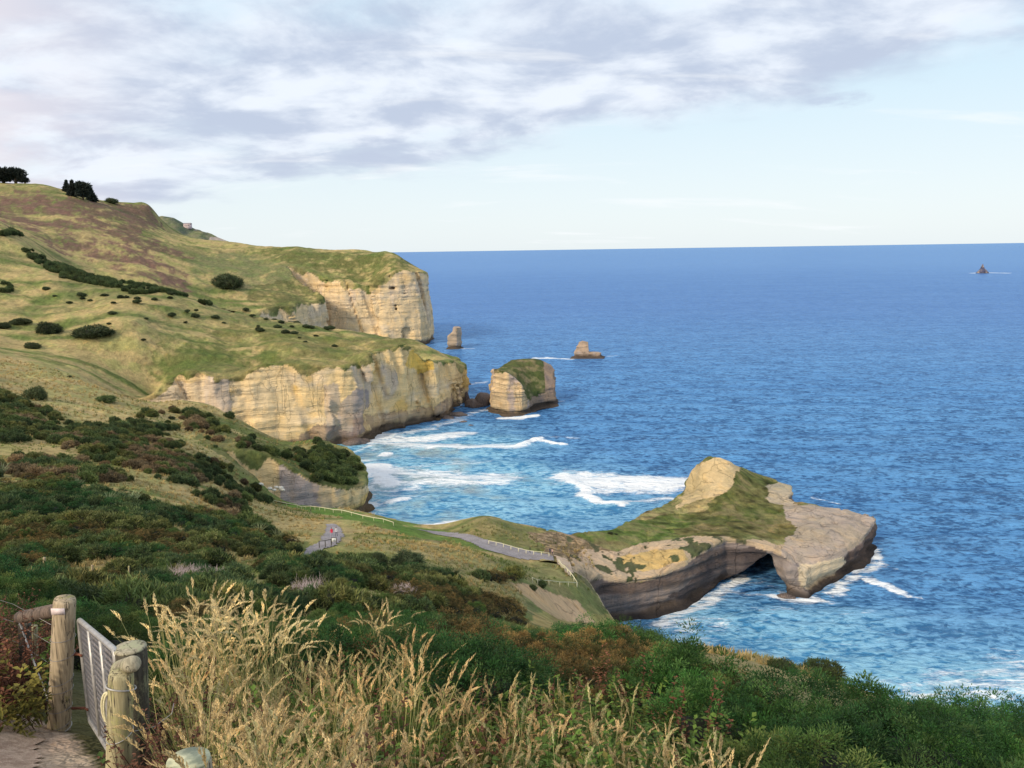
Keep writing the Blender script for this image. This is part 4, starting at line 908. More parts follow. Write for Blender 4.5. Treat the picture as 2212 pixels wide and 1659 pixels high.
gb = inpoly(u, v, [(-300,1340),(0,1370),(110,1395),(100,1570),(0,1545),(-300,1560)]) & (Y > 6.2)
gc_ = inpoly(u, v, [(165,1560),(215,1660),(240,1900),(120,1900)]) & False
m = ((ga | inpoly(u, v, GX)) & (X > -2.4) & (rs.rand(len(X)) < .75)) | gb
X, Y, Z, u, v = X[m], Y[m], Z[m], u[m], v[m]
pid = np.where(u < 440, np.where(rs.rand(len(X)) < .7, 1, rs.choice([0, 2], len(X))), rs.choice([0, 0, 0, 0, 2, 1], len(X)))
scatter('low_weeds', WD, np.stack([X, Y, Z], 1), rs.uniform(.7, 1.35, len(X))*np.where(u < 130, 1.25, 1), pid, 'rusty dead dock stems and leafy green weeds round the gate posts', 'weeds', tilt=.2)
# ------------------------------------------------------------------ far wooded hill beyond the ridge
def far_hill():
    ridge = [P(u, v, 1600) for u, v in ((300,478),(330,470),(350,466),(375,470),(400,484),(425,496),(450,503),(470,512),(490,520),(502,524),(520,560))]
    rx = np.array([p[0] for p in ridge]); rz = np.array([p[2] for p in ridge])
    xs = np.linspace(rx[0]-40, rx[-1]+10, 150); ys = np.linspace(1470, 1850, 110); X, Y = np.meshgrid(xs, ys, indexing='ij')
    r = np.interp(X, rx, rz); k = 1-np.abs(Y-1600)/260.; Z = r*np.clip(k, 0, 1)**.45+6*fbm(X/22, Y/22, oct=4, seed=111)*(np.abs(Y-1600) > 12)
    idx = np.arange(X.size).reshape(X.shape); Q = np.stack([idx[:-1, :-1], idx[1:, :-1], idx[1:, 1:], idx[:-1, 1:]], -1).reshape(-1, 4)
    n = fbm(X.ravel()/30, Y.ravel()/60, oct=4, seed=112); dark = lerp(np.array([.10,.12,.09])+np.zeros((X.size, 3)), np.array([.22,.21,.12]), sstep(-.1, .3, n))
    u, v = proj(X.ravel(), Y.ravel(), Z.ravel()); bare = ((u > 420) & (fbm(X.ravel()/12, Y.ravel()/30, oct=3, seed=113) > .05)) | ((u < 372) & (fbm(X.ravel()/14, Y.ravel()/14, oct=3, seed=114) > .22))
    dark[bare] = (.45, .38, .32)
    tag(mesh_np('far_hill', np.stack([X.ravel(), Y.ravel(), Z.ravel()], 1), Q, [M_LAND], dict(tint=dark, rock=bare*1.)), kind='structure')
    return rx, rz
FRX, FRZ = far_hill()
# ------------------------------------------------------------------ paths laid on the ground
def drape(name, poly, mat, dz, step, y0, y1, world=False, col=(.4, .3, .2)):
    W_ = poly if world else [tuple(hit(u, v, y0, y1)[:2]) for u, v in poly]
    a = np.array(W_); xs = np.arange(a[:, 0].min()-step, a[:, 0].max()+step, step); ys = np.arange(a[:, 1].min()-step, a[:, 1].max()+step, step)
    X, Y = np.meshgrid(xs, ys, indexing='ij')
    ins = sdist(X+step*.8*fbm(X/step/4, Y/step/4, oct=2, seed=7), Y, W_) > 0
    idx = np.arange(X.size).reshape(X.shape); kc = ins[:-1, :-1] & ins[1:, :-1] & ins[1:, 1:] & ins[:-1, 1:]
    Q = np.stack([idx[:-1, :-1], idx[1:, :-1], idx[1:, 1:], idx[:-1, 1:]], -1)[kc]
    Z = Tg(X, Y)+dz; V = np.stack([X, Y, Z], -1).reshape(-1, 3); used = np.unique(Q); mp = np.full(len(V), -1); mp[used] = np.arange(len(used))
    o = mesh_np(name, V[used], mp[Q], [mat]); return tag(o, kind='structure')
def mat_ground(name, c1, c2, sc, bd):
    m, t = newmat(name); p = t.pos(); a = t.noise(p, sc, 6, .7); b = t.noise(p, sc*7, 3, .6); v_ = t.noise(p, sc*.15, 3, .5)
    k = t.ramp(t.math('ADD', t.math('MULTIPLY', a, .5), t.math('ADD', t.math('MULTIPLY', b, .3), t.math('MULTIPLY', v_, .3))), .42, .68)
    finish(t, t.mix(k, c1, c2), .95, t.math('ADD', a, t.math('MULTIPLY', b, .5)), 1., bd, .1); return m
M_GRAVEL = mat_ground('grey_gravel', (.22,.20,.20), (.37,.34,.34), 2.5, .05)
M_DIRT = mat_ground('sandy_dirt', (.33,.23,.17), (.68,.53,.41), 14., .03)
M_SAND = mat_ground('bare_sandstone_track', (.44,.33,.24), (.62,.48,.34), 1.2, .1)
drape('footpath', [(648,1197),(665,1182),(690,1170),(700,1150),(703,1132),(722,1131),(738,1140),(747,1155),(738,1172),(722,1182),(700,1187),(680,1200),(655,1206)], M_GRAVEL, .12, .35, 60, 200)
drape('footpath', [(890,1141),(940,1147),(980,1150),(1000,1152),(1050,1166),(1100,1178),(1150,1190),(1196,1200),(1200,1214),(1150,1212),(1100,1204),(1040,1186),(990,1164)], M_GRAVEL, .14, .7, 120, 240)
drape('track', [(1196,1200),(1230,1212),(1245,1240),(1235,1252),(1215,1235),(1200,1214)], M_SAND, .3, .6, 120, 240)
drape('dirt_path', [(-9,2.2),(-2.95,2.2),(-3.0,4.2),(-3.55,5.4),(-4.0,6.25),(-4.8,6.6),(-6,6.9),(-9,7.0)], M_DIRT, .02, .06, 0, 0, world=True)

# ------------------------------------------------------------------ tubes, posts
def tube(path, r, seg=8, cap=True, prof=None):
    path = [np.array(p, float) for p in path]; V, Fq = [], []; n = len(path)
    t0 = path[1]-path[0]; up = np.array([0, 0, 1.]) if abs(t0[2]) < .9*np.linalg.norm(t0) else np.array([0, 1., 0])
    for i, p in enumerate(path):
        t = path[min(i+1, n-1)]-path[max(i-1, 0)]; t /= np.linalg.norm(t)+1e-12
        a = np.cross(t, up); a /= np.linalg.norm(a)+1e-12; b = np.cross(t, a)
        rr = r if prof is None else r*prof[i]
        for k in range(seg):
            an = 2*math.pi*k/seg; V.append(p+rr*(math.cos(an)*a+math.sin(an)*b))
    for i in range(n-1):
        for k in range(seg):
            Fq.append([i*seg+k, i*seg+(k+1) % seg, (i+1)*seg+(k+1) % seg, (i+1)*seg+k])
    if cap: Fq.append(list(range(seg))[::-1]); Fq.append([(n-1)*seg+k for k in range(seg)])
    return V, Fq
def join(parts):
    V, Fq = [], []
    for v, f in parts:
        o = len(V); V += list(v); Fq += [[q+o for q in ff] for ff in f]
    return np.array(V), Fq
def part(name, parts, mat, parent=None, smooth=True, origin=None):
    V, Fq = join(parts if isinstance(parts, list) else [parts])
    if origin is not None: V = V-np.array(origin)
    o = mesh_np(name, V, Fq, [mat], smooth=smooth)
    if parent: o.parent = parent
    elif origin is not None: o.location = tuple(origin)
    return o
def empty(name, loc, label, cat, group=None):
    o = bpy.data.objects.new(name, None); COL.objects.link(o); o.location = tuple(loc); o.empty_display_size = .2
    return tag(o, label, cat, group)
def post(p0, p1, r, seg=20, seed=0):
    """weathered round post: slightly out of round, worn edge at the top"""
    p0, p1 = np.array(p0), np.array(p1); n = 16; ts = np.r_[np.linspace(0, 1, n)[:-1], .985, 1.0]
    path = [p0+(p1-p0)*t for t in ts]; V, Fq = tube(path, r, seg, prof=list(np.r_[np.linspace(1.04, 1, n-1), .985, .90]))
    V = np.array(V); c = np.repeat(np.array(path), seg, 0); d = V-c
    k = 1+.05*fbm(d[:, 0]/r*1.2+seed*5, d[:, 1]/r*1.2, V[:, 2]*1.5, oct=3, seed=seed+3)-.05*np.clip(fbm(d[:, 0]/r*3+seed, d[:, 1]/r*3, V[:, 2]*.6, oct=2, seed=seed+9), 0, 1)
    V = c+d*k[:, None]; return V, Fq
def mat_wood(name, base, moss, mossamt, dark=(.08,.07,.055)):
    m, t = newmat(name); p = t.node('ShaderNodeTexCoord').outputs['Object']
    g = t.noise(t.mapping(p, (1, 1, .06)), 45, 6, .65, .3); g2 = t.noise(t.mapping(p, (1, 1, .035)), 14, 5, .6); mo = t.noise(t.mapping(p, (1, 1, .35)), 5.5, 5, .65); mo2 = t.noise(p, 60, 4, .7)
    c = t.mix(t.ramp(g, .35, .65), tuple(x*.68 for x in base), tuple(min(1, x*1.15) for x in base))
    c = t.mix(t.ramp(t.math('ADD', mo, t.math('MULTIPLY', t.math('SUBTRACT', mo2, .5), .35)), .62-mossamt*.3, .72-mossamt*.25), c, moss)
    cr = t.ramp(t.math('ABSOLUTE', t.math('SUBTRACT', g2, .5)), .0, .018); c = t.mix(cr, dark, c)
    finish(t, c, .9, t.math('ADD', t.math('MULTIPLY', g, .5), t.math('MULTIPLY', cr, .8)), .8, .006, .15); return m
W_TAN = mat_wood('weathered_pine', (.46,.37,.25), (.34,.31,.10), .12)
W_LICH = mat_wood('lichened_post', (.42,.37,.22), (.43,.41,.18), .38)
W_DARK = mat_wood('dark_wet_post', (.10,.09,.07), (.22,.22,.13), .25)
W_GREY = mat_wood('grey_post', (.40,.36,.26), (.38,.38,.24), .3)
W_RAIL = mat_wood('old_rail', (.20,.15,.12), (.10,.08,.07), .3)
M_GALV = simple('galvanised_tube', (.44,.43,.41), .45, .18, 14, .2, .003, .5, .35)
M_WIRE = simple('fence_wire', (.34,.33,.33), .5, .2, 20, .1, .001, .4, .5)
M_RUST = simple('rusty_iron', (.20,.08,.05), .8, .3, 30, .3, .002)
M_ROPE = simple('pale_rope', (.72,.66,.42), .85, .15, 60, .4, .004)
M_PLATE = simple('faded_plate', (.78,.66,.64), .4, .1, 30, .05, .001)
M_TIMB = simple('pale_fence_timber', (.66,.62,.42), .85, .12, 9, .3, .01)
def ring(c, r, z, wr=.003, a0=0, a1=6.283, dip=0., seg=5):
    return tube([(c[0]+r*math.cos(a), c[1]+r*math.sin(a), z+dip*math.sin(a+.6)) for a in np.linspace(a0, a1, 22)], wr, seg)
def top_on(p, lean=(0, 0)): return p
# far gate post
t1 = P(140,1293,6.6); b1 = P(123,1580,6.62); b1[2] -= .12
gp = empty('gate_post', b1, 'tall tan round post with a small pale plate near its top', 'post')
def prel(name, parts, mat, root): return part(name, parts, mat, root, origin=list(root.location))
prel('shaft', post(b1, t1, .092, 24, 1), W_TAN, gp)
yy0 = 6.6-.095
pc = t1+np.array([-.012, -.094, -.075])
V, Fq = [(pc[0]+x, pc[1]+y, pc[2]+z) for x in (-.06, .055) for y in (-.006, 0) for z in (-.028, .028)], [[0,1,3,2],[4,6,7,5],[0,4,5,1],[2,3,7,6],[0,2,6,4],[1,5,7,3]]
prel('plate', (V, Fq), M_PLATE, gp)
for i, k in enumerate((.74, .62, .455, .39, .26, .15)): prel('wire_wrap', ring(((t1*k+b1*(1-k))[0], (t1*k+b1*(1-k))[1]), .1, (t1*k+b1*(1-k))[2], .0022, dip=.01*(i % 3)), M_WIRE, gp)
prel('wire_wrap', ring(((t1*.11+b1*.89)[0], (t1*.11+b1*.89)[1]), .103, (t1*.11+b1*.89)[2], .005, dip=.02), M_GALV, gp)
# brace rail and the posts behind it
r0 = P(44,1334,7.55); r1 = t1+np.array([-.05, .06, -.12])
o = part('brace_rail', post(r0, r1, .062, 16, 4), W_RAIL, origin=r0); tag(o, 'dark sloping brace rail running back from the tall tan post', 'rail')
for (tu, tv, bu, bv, Y_, r, mt, lb) in ((53,1345,53,1500,7.7,.06,W_DARK,'dark weathered post under the outer end of the brace rail'), (72,1352,69,1490,8.0,.042,W_LICH,'thin yellowish post just behind the dark post under the brace rail')):
    a = P(tu, tv, Y_); b = P(bu, bv, Y_); b[2] -= .25; o = part('fence_post', post(b, a, r, 16, int(tu)), mt, origin=b); tag(o, lb, 'post')
a = P(40,1338,7.48); b = P(103,1508,6.52); o = part('brace_wire', tube([a, (a+b)/2+np.array([0, 0, -.02]), b], .008, 6), M_GALV, origin=a); tag(o, 'thick twisted grey brace wire slanting down to the tall tan post', 'wire')
for i, z in enumerate((.25, .45, .68, .9, 1.1)):
    a = b1+np.array([0, .1, z]); b = P(53,1500,7.7)+np.array([0, 0, z-.1]); c = b+np.array([-4.5, 1.0, .9])
    o = part('fence_wire', tube([a, b, c], .002, 4), M_WIRE, origin=a); tag(o, 'thin fence wire strung from the tall tan post past the brace posts', 'wire', 'fence wires left of the gate')
# near posts
t2 = P(281,1399,5.05); b2 = P(291,1800,5.05); b2[2] -= .2
o = part('strainer_post', post(b2, t2, .108, 24, 6), W_DARK, origin=b2); tag(o, 'thick dark round post with a pale domed top, at the latch side of the gate', 'post')
cap = part('end_grain', (lambda c: (lambda VV, FF: (VV, FF))(*tube([c, c+np.array([0, 0, .012]), c+np.array([0, 0, .02])], .102, 24, prof=[1.04, .99, .80])))(t2+np.array([0, 0, -.006])), W_GREY, o); cap.location = tuple(-b2)
t3 = P(262,1452,4.55); b3 = P(244,1850,4.6); b3[2] -= .2
lp = empty('lichened_post', b3, 'yellow green lichened post bound with wire, in front of the thick dark post', 'post')
prel('shaft', post(b3, t3, .074, 24, 8), W_LICH, lp)
def on3(k): return t3*k+b3*(1-k)
L3 = t3[2]-b3[2]
def kz(d): return 1-d/L3
q = on3(kz(.10)); prel('wire_loop', [ring(q, .082, q[2], .0055, dip=-.03, seg=8)], M_GALV, lp)
q = on3(kz(.42)); prel('wire_loop', [ring(q, .079, q[2], .003, dip=.025), tube([q+np.array([.07, 0, .01]), q+np.array([.17, .1, -.02]), q+np.array([.26, .16, .03]), q+np.array([.27, .18, .09])], .003, 5)], M_GALV, lp)
q = on3(kz(.80)); prel('wire_loop', [ring(q, .080, q[2], .003, dip=.02), tube([q+np.array([.07, 0, .01]), q+np.array([.2, .12, .02]), q+np.array([.3, .22, .08])], .003, 5)], M_WIRE, lp)
a = P(256,1444,5.0); b = P(287,1434,4.5); o = part('brace_log', post(a, b, .05, 20, 12), W_GREY, origin=a); tag(o, 'short grey log end resting on the lichened post against the thick dark post', 'rail')
st = P(407,1642,2.95); g_ = st.copy(); g_[2] -= .9; o = empty('stump_post', g_, 'short pale post with a flat grey green cut top at the bottom edge', 'post')
prel('shaft', post(g_, st, .091, 28, 15), W_GREY, o); prel('cut_top', tube([st+np.array([0, 0, -.004]), st+np.array([0, 0, .004])], .084, 28), simple('mossy_end_grain', (.38,.42,.30), .9, .3, 16, .5, .006, c2=(.5,.5,.33)), o)
# the gate
A = P(170,1338,6.62); B = P(249,1405,4.98); H = .97
ga = empty('metal_gate', A-np.array([0, 0, H]), 'galvanised tube gate filled with wire netting beside the tall tan post', 'gate')
dn = np.array([0, 0, -H]); dAB = B-A
def rnd(p, q_, r_, s_, k=.08):
    """corner rounded between three points"""
    a_ = q_+(p-q_)/np.linalg.norm(p-q_)*k; c_ = q_+(r_-q_)/np.linalg.norm(r_-q_)*k
    return [a_*(1-t)**2+2*q_*t*(1-t)+c_*t*t for t in np.linspace(0, 1, s_)]
Pp = [A, B, B+dn, A+dn]; loop = []
for i in range(4): loop += rnd(Pp[i-1], Pp[i], Pp[(i+1) % 4], 5)
prel('frame', tube(loop+[loop[0], loop[1]], .021, 10, cap=False), M_GALV, ga)
for k in (.34, .67): prel('upright', tube([A+dAB*k+np.array([0, 0, -.02]), A+dAB*k+dn+np.array([0, 0, .02])], .019, 10), M_GALV, ga)
wires = []; Lw = np.linalg.norm(dAB[:2]); step = .062
for sgn in (1, -1):
    for s0 in np.arange(-H*1.0, Lw+H, step):
        s1, z1, s2, z2 = (s0, 0, s0+sgn*H*.62, H)
        t_a, t_b = 0., 1.
        ds = s2-s1
        ta, tb = sorted(((0-s1)/ds, (Lw-s1)/ds)); ta = max(ta, 0); tb = min(tb, 1)
        if tb-ta < .02: continue
        pp = [A+dAB*((s1+ds*t)/Lw)+np.array([.004*sgn, .004*sgn, -H*t]) for t in (ta, tb)]
        wires.append(tube(pp, .0030, 3, cap=False))
prel('wire_netting', wires, simple('netting_wire', (.36,.34,.35), .5, .15, 20, .1, .001, .4, .2), ga)
hk = A+np.array([-.03, 0, -.33]); prel('hinge', tube([hk+np.array([-.12, 0, 0]), hk, hk+np.array([.04, -.03, 0])], .012, 8), M_RUST, ga)
hk = A+np.array([-.03, 0, -.85]); prel('hinge', tube([hk+np.array([-.12, 0, 0]), hk, hk+np.array([.04, -.03, 0])], .012, 8), M_RUST, ga)
q = A+dAB*.74+np.array([0, -.03, -.52]); rp = part('rope_loop', [tube([q+np.array([.05*math.cos(a), .0, .13*math.sin(a)]) for a in np.linspace(0, 6.28, 20)], .009, 6), tube([q+np.array([.05*math.cos(a)+.02, -.01, .15*math.sin(a)-.02]) for a in np.linspace(.4, 5.4, 18)], .009, 6)], M_ROPE, origin=q)
tag(rp, 'loop of pale yellow rope hanging on the gate netting', 'rope')

# ------------------------------------------------------------------ people, small in the distance
def person_mats(tag_, jacket, trousers, hair):
    mk = lambda n, c: simple('person_'+n+'_'+tag_, c, .8, .12, 12, .2, .01)
    return [simple('person_skin_'+tag_, (.52,.33,.24), .6, .05, 10, .05, .005), mk('jacket', jacket), mk('trousers', trousers), mk('hair', hair), mk('shoes', (.04, .04, .045))]
def person(loc, yaw, label, jacket, trousers, hair, stride=.16, h=1.72, pack=None, tg='a', group=None):
    k = h/1.72
    J = [((0,0,.93),.125,.10),((0,0,1.10),.12,.095),((0,0,1.30),.145,.10),((0,0,1.44),.10,.075),((0,.01,1.51),.052,.052),((0,.02,1.60),.075,.085),((0,.015,1.69),.07,.08),
         ((.17,0,1.40),.055,.055),((.24,.02,1.15),.045,.045),((.24,.12,.93),.034,.034),((.24,.15,.86),.03,.022),
         ((-.17,0,1.40),.055,.055),((-.24,-.03,1.15),.045,.045),((-.25,.03,.92),.034,.034),((-.25,.05,.85),.03,.022),
         ((.09,0,.86),.085,.09),((.10,stride*.6,.49),.062,.065),((.10,stride*.9,.09),.042,.045),((.11,stride*.9+.13,.04),.042,.035),
         ((-.09,0,.86),.085,.09),((-.10,-stride*.3,.49),.062,.065),((-.10,-stride,.10),.042,.045),((-.11,-stride+.12,.04),.042,.035)]
    E_ = [(0,1),(1,2),(2,3),(3,4),(4,5),(5,6),(2,7),(7,8),(8,9),(9,10),(2,11),(11,12),(12,13),(13,14),(0,15),(15,16),(16,17),(17,18),(0,19),(19,20),(20,21),(21,22)]
    me = bpy.data.meshes.new('body'); me.from_pydata([tuple(np.array(j[0])*k) for j in J], E_, [])
    o = bpy.data.objects.new('body', me); COL.objects.link(o)
    md = o.modifiers.new('s', 'SKIN'); md.use_smooth_shade = True
    for i, j in enumerate(J): me.skin_vertices[0].data[i].radius = (j[1]*k, j[2]*k)
    me.skin_vertices[0].data[0].use_root = True
    sb = o.modifiers.new('u', 'SUBSURF'); sb.levels = 1; sb.render_levels = 1
    bpy.context.view_layer.update(); dg = bpy.context.evaluated_depsgraph_get(); em = bpy.data.meshes.new_from_object(o.evaluated_get(dg))
    o.modifiers.clear(); o.data = em; bpy.data.meshes.remove(me)
    em.materials.clear()
    for mt in person_mats(tg, jacket, trousers, hair): em.materials.append(mt)
    for p in em.polygons:
        c = p.center/k; z = c.z; arm = abs(c.x) > .19
        if z > 1.50: mi = 3 if (c.y < .03 or z > 1.70) else 0
        elif arm and z < .94: mi = 0
        elif z > .90 or arm: mi = 1
        elif z > .07: mi = 2
        else: mi = 4
        p.material_index = mi
    e = empty('person', loc, label, 'person', group); e.rotation_euler = (0, 0, yaw); o.parent = e
    hv, hf = blob(3, 2, .08, 2.); hair_o = mesh_np('hair', hv*np.array([.088, .098, .085])*k+np.array([0, .0, 1.685])*k, hf, [em.materials[3]], parent=e)
    if pack:
        pv, pf = blob(5, 2, .1, 1.5); mesh_np('backpack', pv*np.array([.15, .10, .22])*k+np.array([0, -.17, 1.25])*k, pf, [simple('backpack_'+tg, pack, .8, .1, 12, .2, .01)], parent=e)
    return e
def gp_at(u, v, y0, y1, dz=.12):
    p = hit(u, v, y0, y1); p[2] += dz; return p
person(gp_at(717,1163,80,200,.14), 2.6, 'person in a bright red jacket standing on the grey path near the info board', (.62,.03,.07), (.36,.34,.42), (.05,.03,.02), tg='red', pack=(.5,.02,.05))
person(gp_at(727,1161,80,200,.14), 2.9, 'person in a pale grey top on the path right of the red jacket', (.55,.55,.58), (.12,.12,.16), (.03,.03,.03), tg='grey', stride=.2)
person(gp_at(672,1112,120,260,.05), 1.8, 'lone person in a dark top standing by the bright green paddock', (.03,.035,.04), (.24,.25,.17), (.02,.02,.02), tg='dark', stride=.08)
person(gp_at(1145,1197,150,230,.32), 1.2, 'person in dark green clothes walking up the long grey track', (.03,.045,.03), (.03,.035,.04), (.02,.02,.02), tg='green', stride=.22)
person(gp_at(1188,1200,150,230,.32), -1.0, 'person in a navy jacket at the seaward end of the rail fence', (.03,.03,.09), (.04,.04,.06), (.03,.02,.02), tg='navy', stride=.1)
person(gp_at(1193,1201,150,230,.32), -1.4, 'person in a pale pink top beside the navy jacket at the fence end', (.66,.42,.44), (.07,.06,.10), (.10,.05,.03), tg='pink', stride=.12)

# ------------------------------------------------------------------ fences, board and rail
def rail_fence(name, pts_uv, y0, y1, n, label, h=1.05, mat=M_TIMB, r=.07, rails=(1.0,), pr=.09):
    W_ = [hit(u, v, y0, y1) for u, v in pts_uv]; seg = [0]
    for a_, b_ in zip(W_, W_[1:]): seg.append(seg[-1]+np.linalg.norm(b_[:2]-a_[:2]))
    root = empty(name, W_[0], label, 'fence'); out = []
    for i in range(n):
        s_ = seg[-1]*i/(n-1); x_ = np.interp(s_, seg, [w_[0] for w_ in W_]); y_ = np.interp(s_, seg, [w_[1] for w_ in W_]); z_ = float(Tg(np.array([x_]), np.array([y_]))[0])
        p = np.array([x_, y_, z_]); out.append(p)
        prel('post', tube([p+np.array([0, 0, -.3]), p+np.array([0, 0, h+.05])], pr, 8), mat, root)
    for rl in rails: prel('rail', tube([p+np.array([0, 0, h*rl]) for p in out], r, 6), mat, root)
    return root
rail_fence('rail_fence', [(1056,1176),(1110,1190),(1160,1200),(1186,1203)], 120, 240, 9, 'pale timber rail fence along the sea side of the grey track')
rail_fence('rail_fence', [(1207,1216),(1220,1232),(1247,1268)], 120, 240, 10, 'pale timber rail fence dropping beside the sandy steps', r=.09)
rail_fence('rail_fence', [(1150,1258),(1180,1262),(1210,1267),(1246,1268)], 120, 240, 7, 'pale timber rail fence at the foot of the sandy steps')
rail_fence('paddock_fence', [(592,1088),(640,1096),(700,1104),(750,1112),(800,1124),(850,1136)], 150, 260, 16, 'long pale rail fence along the seaward edge of the bright green paddock', h=1.0, r=.10, pr=.06)
root = rail_fence('path_handrail', [(690,1184),(706,1182),(716,1180)], 80, 200, 3, 'dark handrail beside the grey path, left of the info board', h=1.15, mat=W_DARK, r=.05, pr=.07)
ib = gp_at(722,1176,80,200,.1); e = empty('info_board', ib, 'dark framed info board with a white panel facing the viewer beside the grey path', 'sign')
def boxp(c, s_): 
    x, y, z = c; a, b, d = s_; V = [(x+i*a/2, y+j*b/2, z+k*d/2) for i in (-1, 1) for j in (-1, 1) for k in (-1, 1)]
    return V, [[0,1,3,2],[4,6,7,5],[0,4,5,1],[2,3,7,6],[0,2,6,4],[1,5,7,3]]
e.scale = (.7, .7, .62)
for sx in (-.55, .55): part('leg', boxp((sx, 0, .75), (.12, .12, 1.9)), W_DARK, e)
part('frame', boxp((0, 0, 1.62), (1.22, .14, .12)), W_DARK, e); part('panel', boxp((0, -.02, 1.05), (.96, .05, .95)), simple('white_panel', (.80,.80,.78), .5, .05, 20, .05, .002), e)
part('map_print', boxp((-.08, -.052, 1.08), (.5, .006, .55)), simple('map_print', (.55,.60,.58), .5, .3, 6, .02, .001), e)
for i, (tu, tv, bv, wx) in enumerate(((89,1228,1243,.08),(100,1214,1246,.11),(200,1226,1239,.09),(279,1229,1250,.07),(303,1238,1254,.07))):
    p = hit(tu, bv+4, 30, 120); h_ = (bv+6-tv)*VK*np.linalg.norm(p-np.array([0, 0, 100]))/F/.93
    o = part('fence_post', post(p+np.array([0, 0, -.3]), p+np.array([.03*i, 0, h_]), wx, 10, i+30), W_TAN if i < 3 else W_LICH, origin=p)
    tag(o, ['short tan post leaning just left of the tallest post in the scrub','tallest pale post standing in the brown strip behind the gate','small post alone in the brown strip between the pale post and the green one','thin greenish post in the brown strip left of the dead shrub','last short post of the old fence, nearest the dead pinkish shrub'][i], 'post', 'old fence posts in the scrub')

# ------------------------------------------------------------------ sea stacks, islet and rocks
def heights(pts_uvY):
    q = np.array([P(*a) for a in pts_uvY]); c = q[:, :2]; sc = 12.; w_ = fitrbf(c/sc, q[:, 2], 1e-3)
    def f(x, y):
        g = np.stack([x.ravel(), y.ravel()], 1)/sc; r2 = ((g[:, None]-(c/sc)[None])**2).sum(-1)
        return (tps(r2)@w_[:-3]+w_[-3]+g@w_[-2:]).reshape(x.shape)
    return f
def stack(name, poly, hf, zt, h, label, k=.08, grass=None, seed=1, rock=(.62,.46,.27), amp=1., shade=None, wet=4.):
    a = np.array(poly); xs = np.arange(a[:, 0].min()-5, a[:, 0].max()+5, h); ys = np.arange(a[:, 1].min()-5, a[:, 1].max()+5, h); zs = np.arange(-2.5, zt, h)
    X, Y = np.meshgrid(xs, ys, indexing='ij'); s = sdist(X, Y, poly); t = hf(X, Y)
    G = np.meshgrid(xs, ys, zs, indexing='ij'); gx, gy, gz = G
    zz = gz+1.2*fbm(gx/15, gy/15, gz*0, oct=2, seed=seed)
    g = k*gz+amp*(1.0*fbm(gx/7, gy/7, gz/14, oct=4, seed=seed+1)+.5*vnoise(zz*.8, zz*0+2, seed=seed+2)+.3*vnoise(zz*2., zz*0+5, seed=seed+4))+1.3*np.exp(-((gz-2.2)/1.4)**2)-1.5*sstep(1.3, .2, gz)
    side = s[:, :, None]-g; top = t[:, :, None]-gz+.5*fbm(gx/3, gy/3, gz*0, oct=3, seed=seed+6)
    f = np.minimum(side, top); V, Q = surfnets(f, xs, ys, zs)
    gap = hf(V[:, 0], V[:, 1])-V[:, 2]; n = len(V); rk = np.ones(n)
    n1 = fbm(V[:, 0]/6, V[:, 1]/6, V[:, 2]/3, oct=4, seed=seed+7)
    tint = np.array(rock)*(1+.35*n1)[:, None]; tint = lerp(tint, np.array([.45,.36,.30]), sstep(.05, .35, fbm(V[:, 0]/4, V[:, 1]/4, V[:, 2]/12, oct=3, seed=seed+8)))
    if shade: tint = np.where((V[:, :1] > shade), lerp(tint, np.array([.26,.19,.15]), np.full(n, .8)), tint)  # shaded right side painted into the tint
    wt = sstep(wet, wet*.4, V[:, 2]+1.5*n1); tint = lerp(tint, np.array([.06,.048,.04]), wt*.9)
    if grass:
        m = (gap < 2.2+1.5*n1) & grass(V[:, 0], V[:, 1], V[:, 2]); rk[m] = 0; tint[m] = lerp(np.array([.10,.11,.04])+np.zeros((m.sum(), 3)), np.array([.24,.19,.10]), sstep(-.1, .3, n1[m]))
    o = mesh_np(name, V, Q, [M_LAND], dict(tint=tint, rock=rk)); return tag(o, label, 'sea stack' if name == 'sea_stack' else 'rock')
hf = heights([(1066,798,490),(1085,800,487),(1108,812,482),(1130,835,480),(1146,868,482),(1100,792,508),(1160,779,524),(1180,795,520),(1174,815,510),(1156,845,498),(1120,800,500),(1140,775,532),(1060,800,510)])
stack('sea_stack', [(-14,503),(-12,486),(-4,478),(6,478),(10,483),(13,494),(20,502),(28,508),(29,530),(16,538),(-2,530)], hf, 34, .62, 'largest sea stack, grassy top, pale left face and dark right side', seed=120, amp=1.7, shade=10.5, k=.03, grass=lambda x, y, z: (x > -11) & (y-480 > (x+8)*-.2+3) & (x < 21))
hf2 = lambda x, y: 21.8-(x < -60.5)*4.5-.8*np.clip(-60.5-x, 0, 9)
stack('sea_stack', [(-66,818),(-56,817),(-51,826),(-55,836),(-65,834)], hf2, 25, .8, 'narrow upright sea stack with a notched top, farthest left in the water', seed=130, k=.0, rock=(.46,.35,.24), amp=1.1)
hf3 = lambda x, y: np.where(x < 71.5, 15.5-.25*np.abs(x-66), 5.2-.12*np.abs(x-76))
stack('sea_stack', [(56,732),(84,731),(86,742),(72,748),(57,744)], hf3, 20, .7, 'boot shaped sea stack with a block top and a low ledge', seed=140, k=.42, rock=(.42,.31,.22), amp=.9)
ph = P(2125,590,2685)
hf4 = lambda x, y: np.maximum(20-1.0*np.abs(x-ph[0]+4)-.3*np.abs(y-2685), 30-5*np.abs(x-ph[0]+5.5))
stack('islet', [(ph[0]-26, 2672), (ph[0]+20, 2670), (ph[0]+22, 2698), (ph[0]-24, 2700)], hf4, 32, 1.6, 'tiny dark jagged islet with white surf far out near the horizon', seed=150, k=.35, rock=(.10,.10,.15), amp=1.5, wet=2.)
M_ROCKD = simple('dark_wet_rock', (.075,.058,.048), .6, .45, 3, .8, .3, .4, c2=(.16,.12,.10))
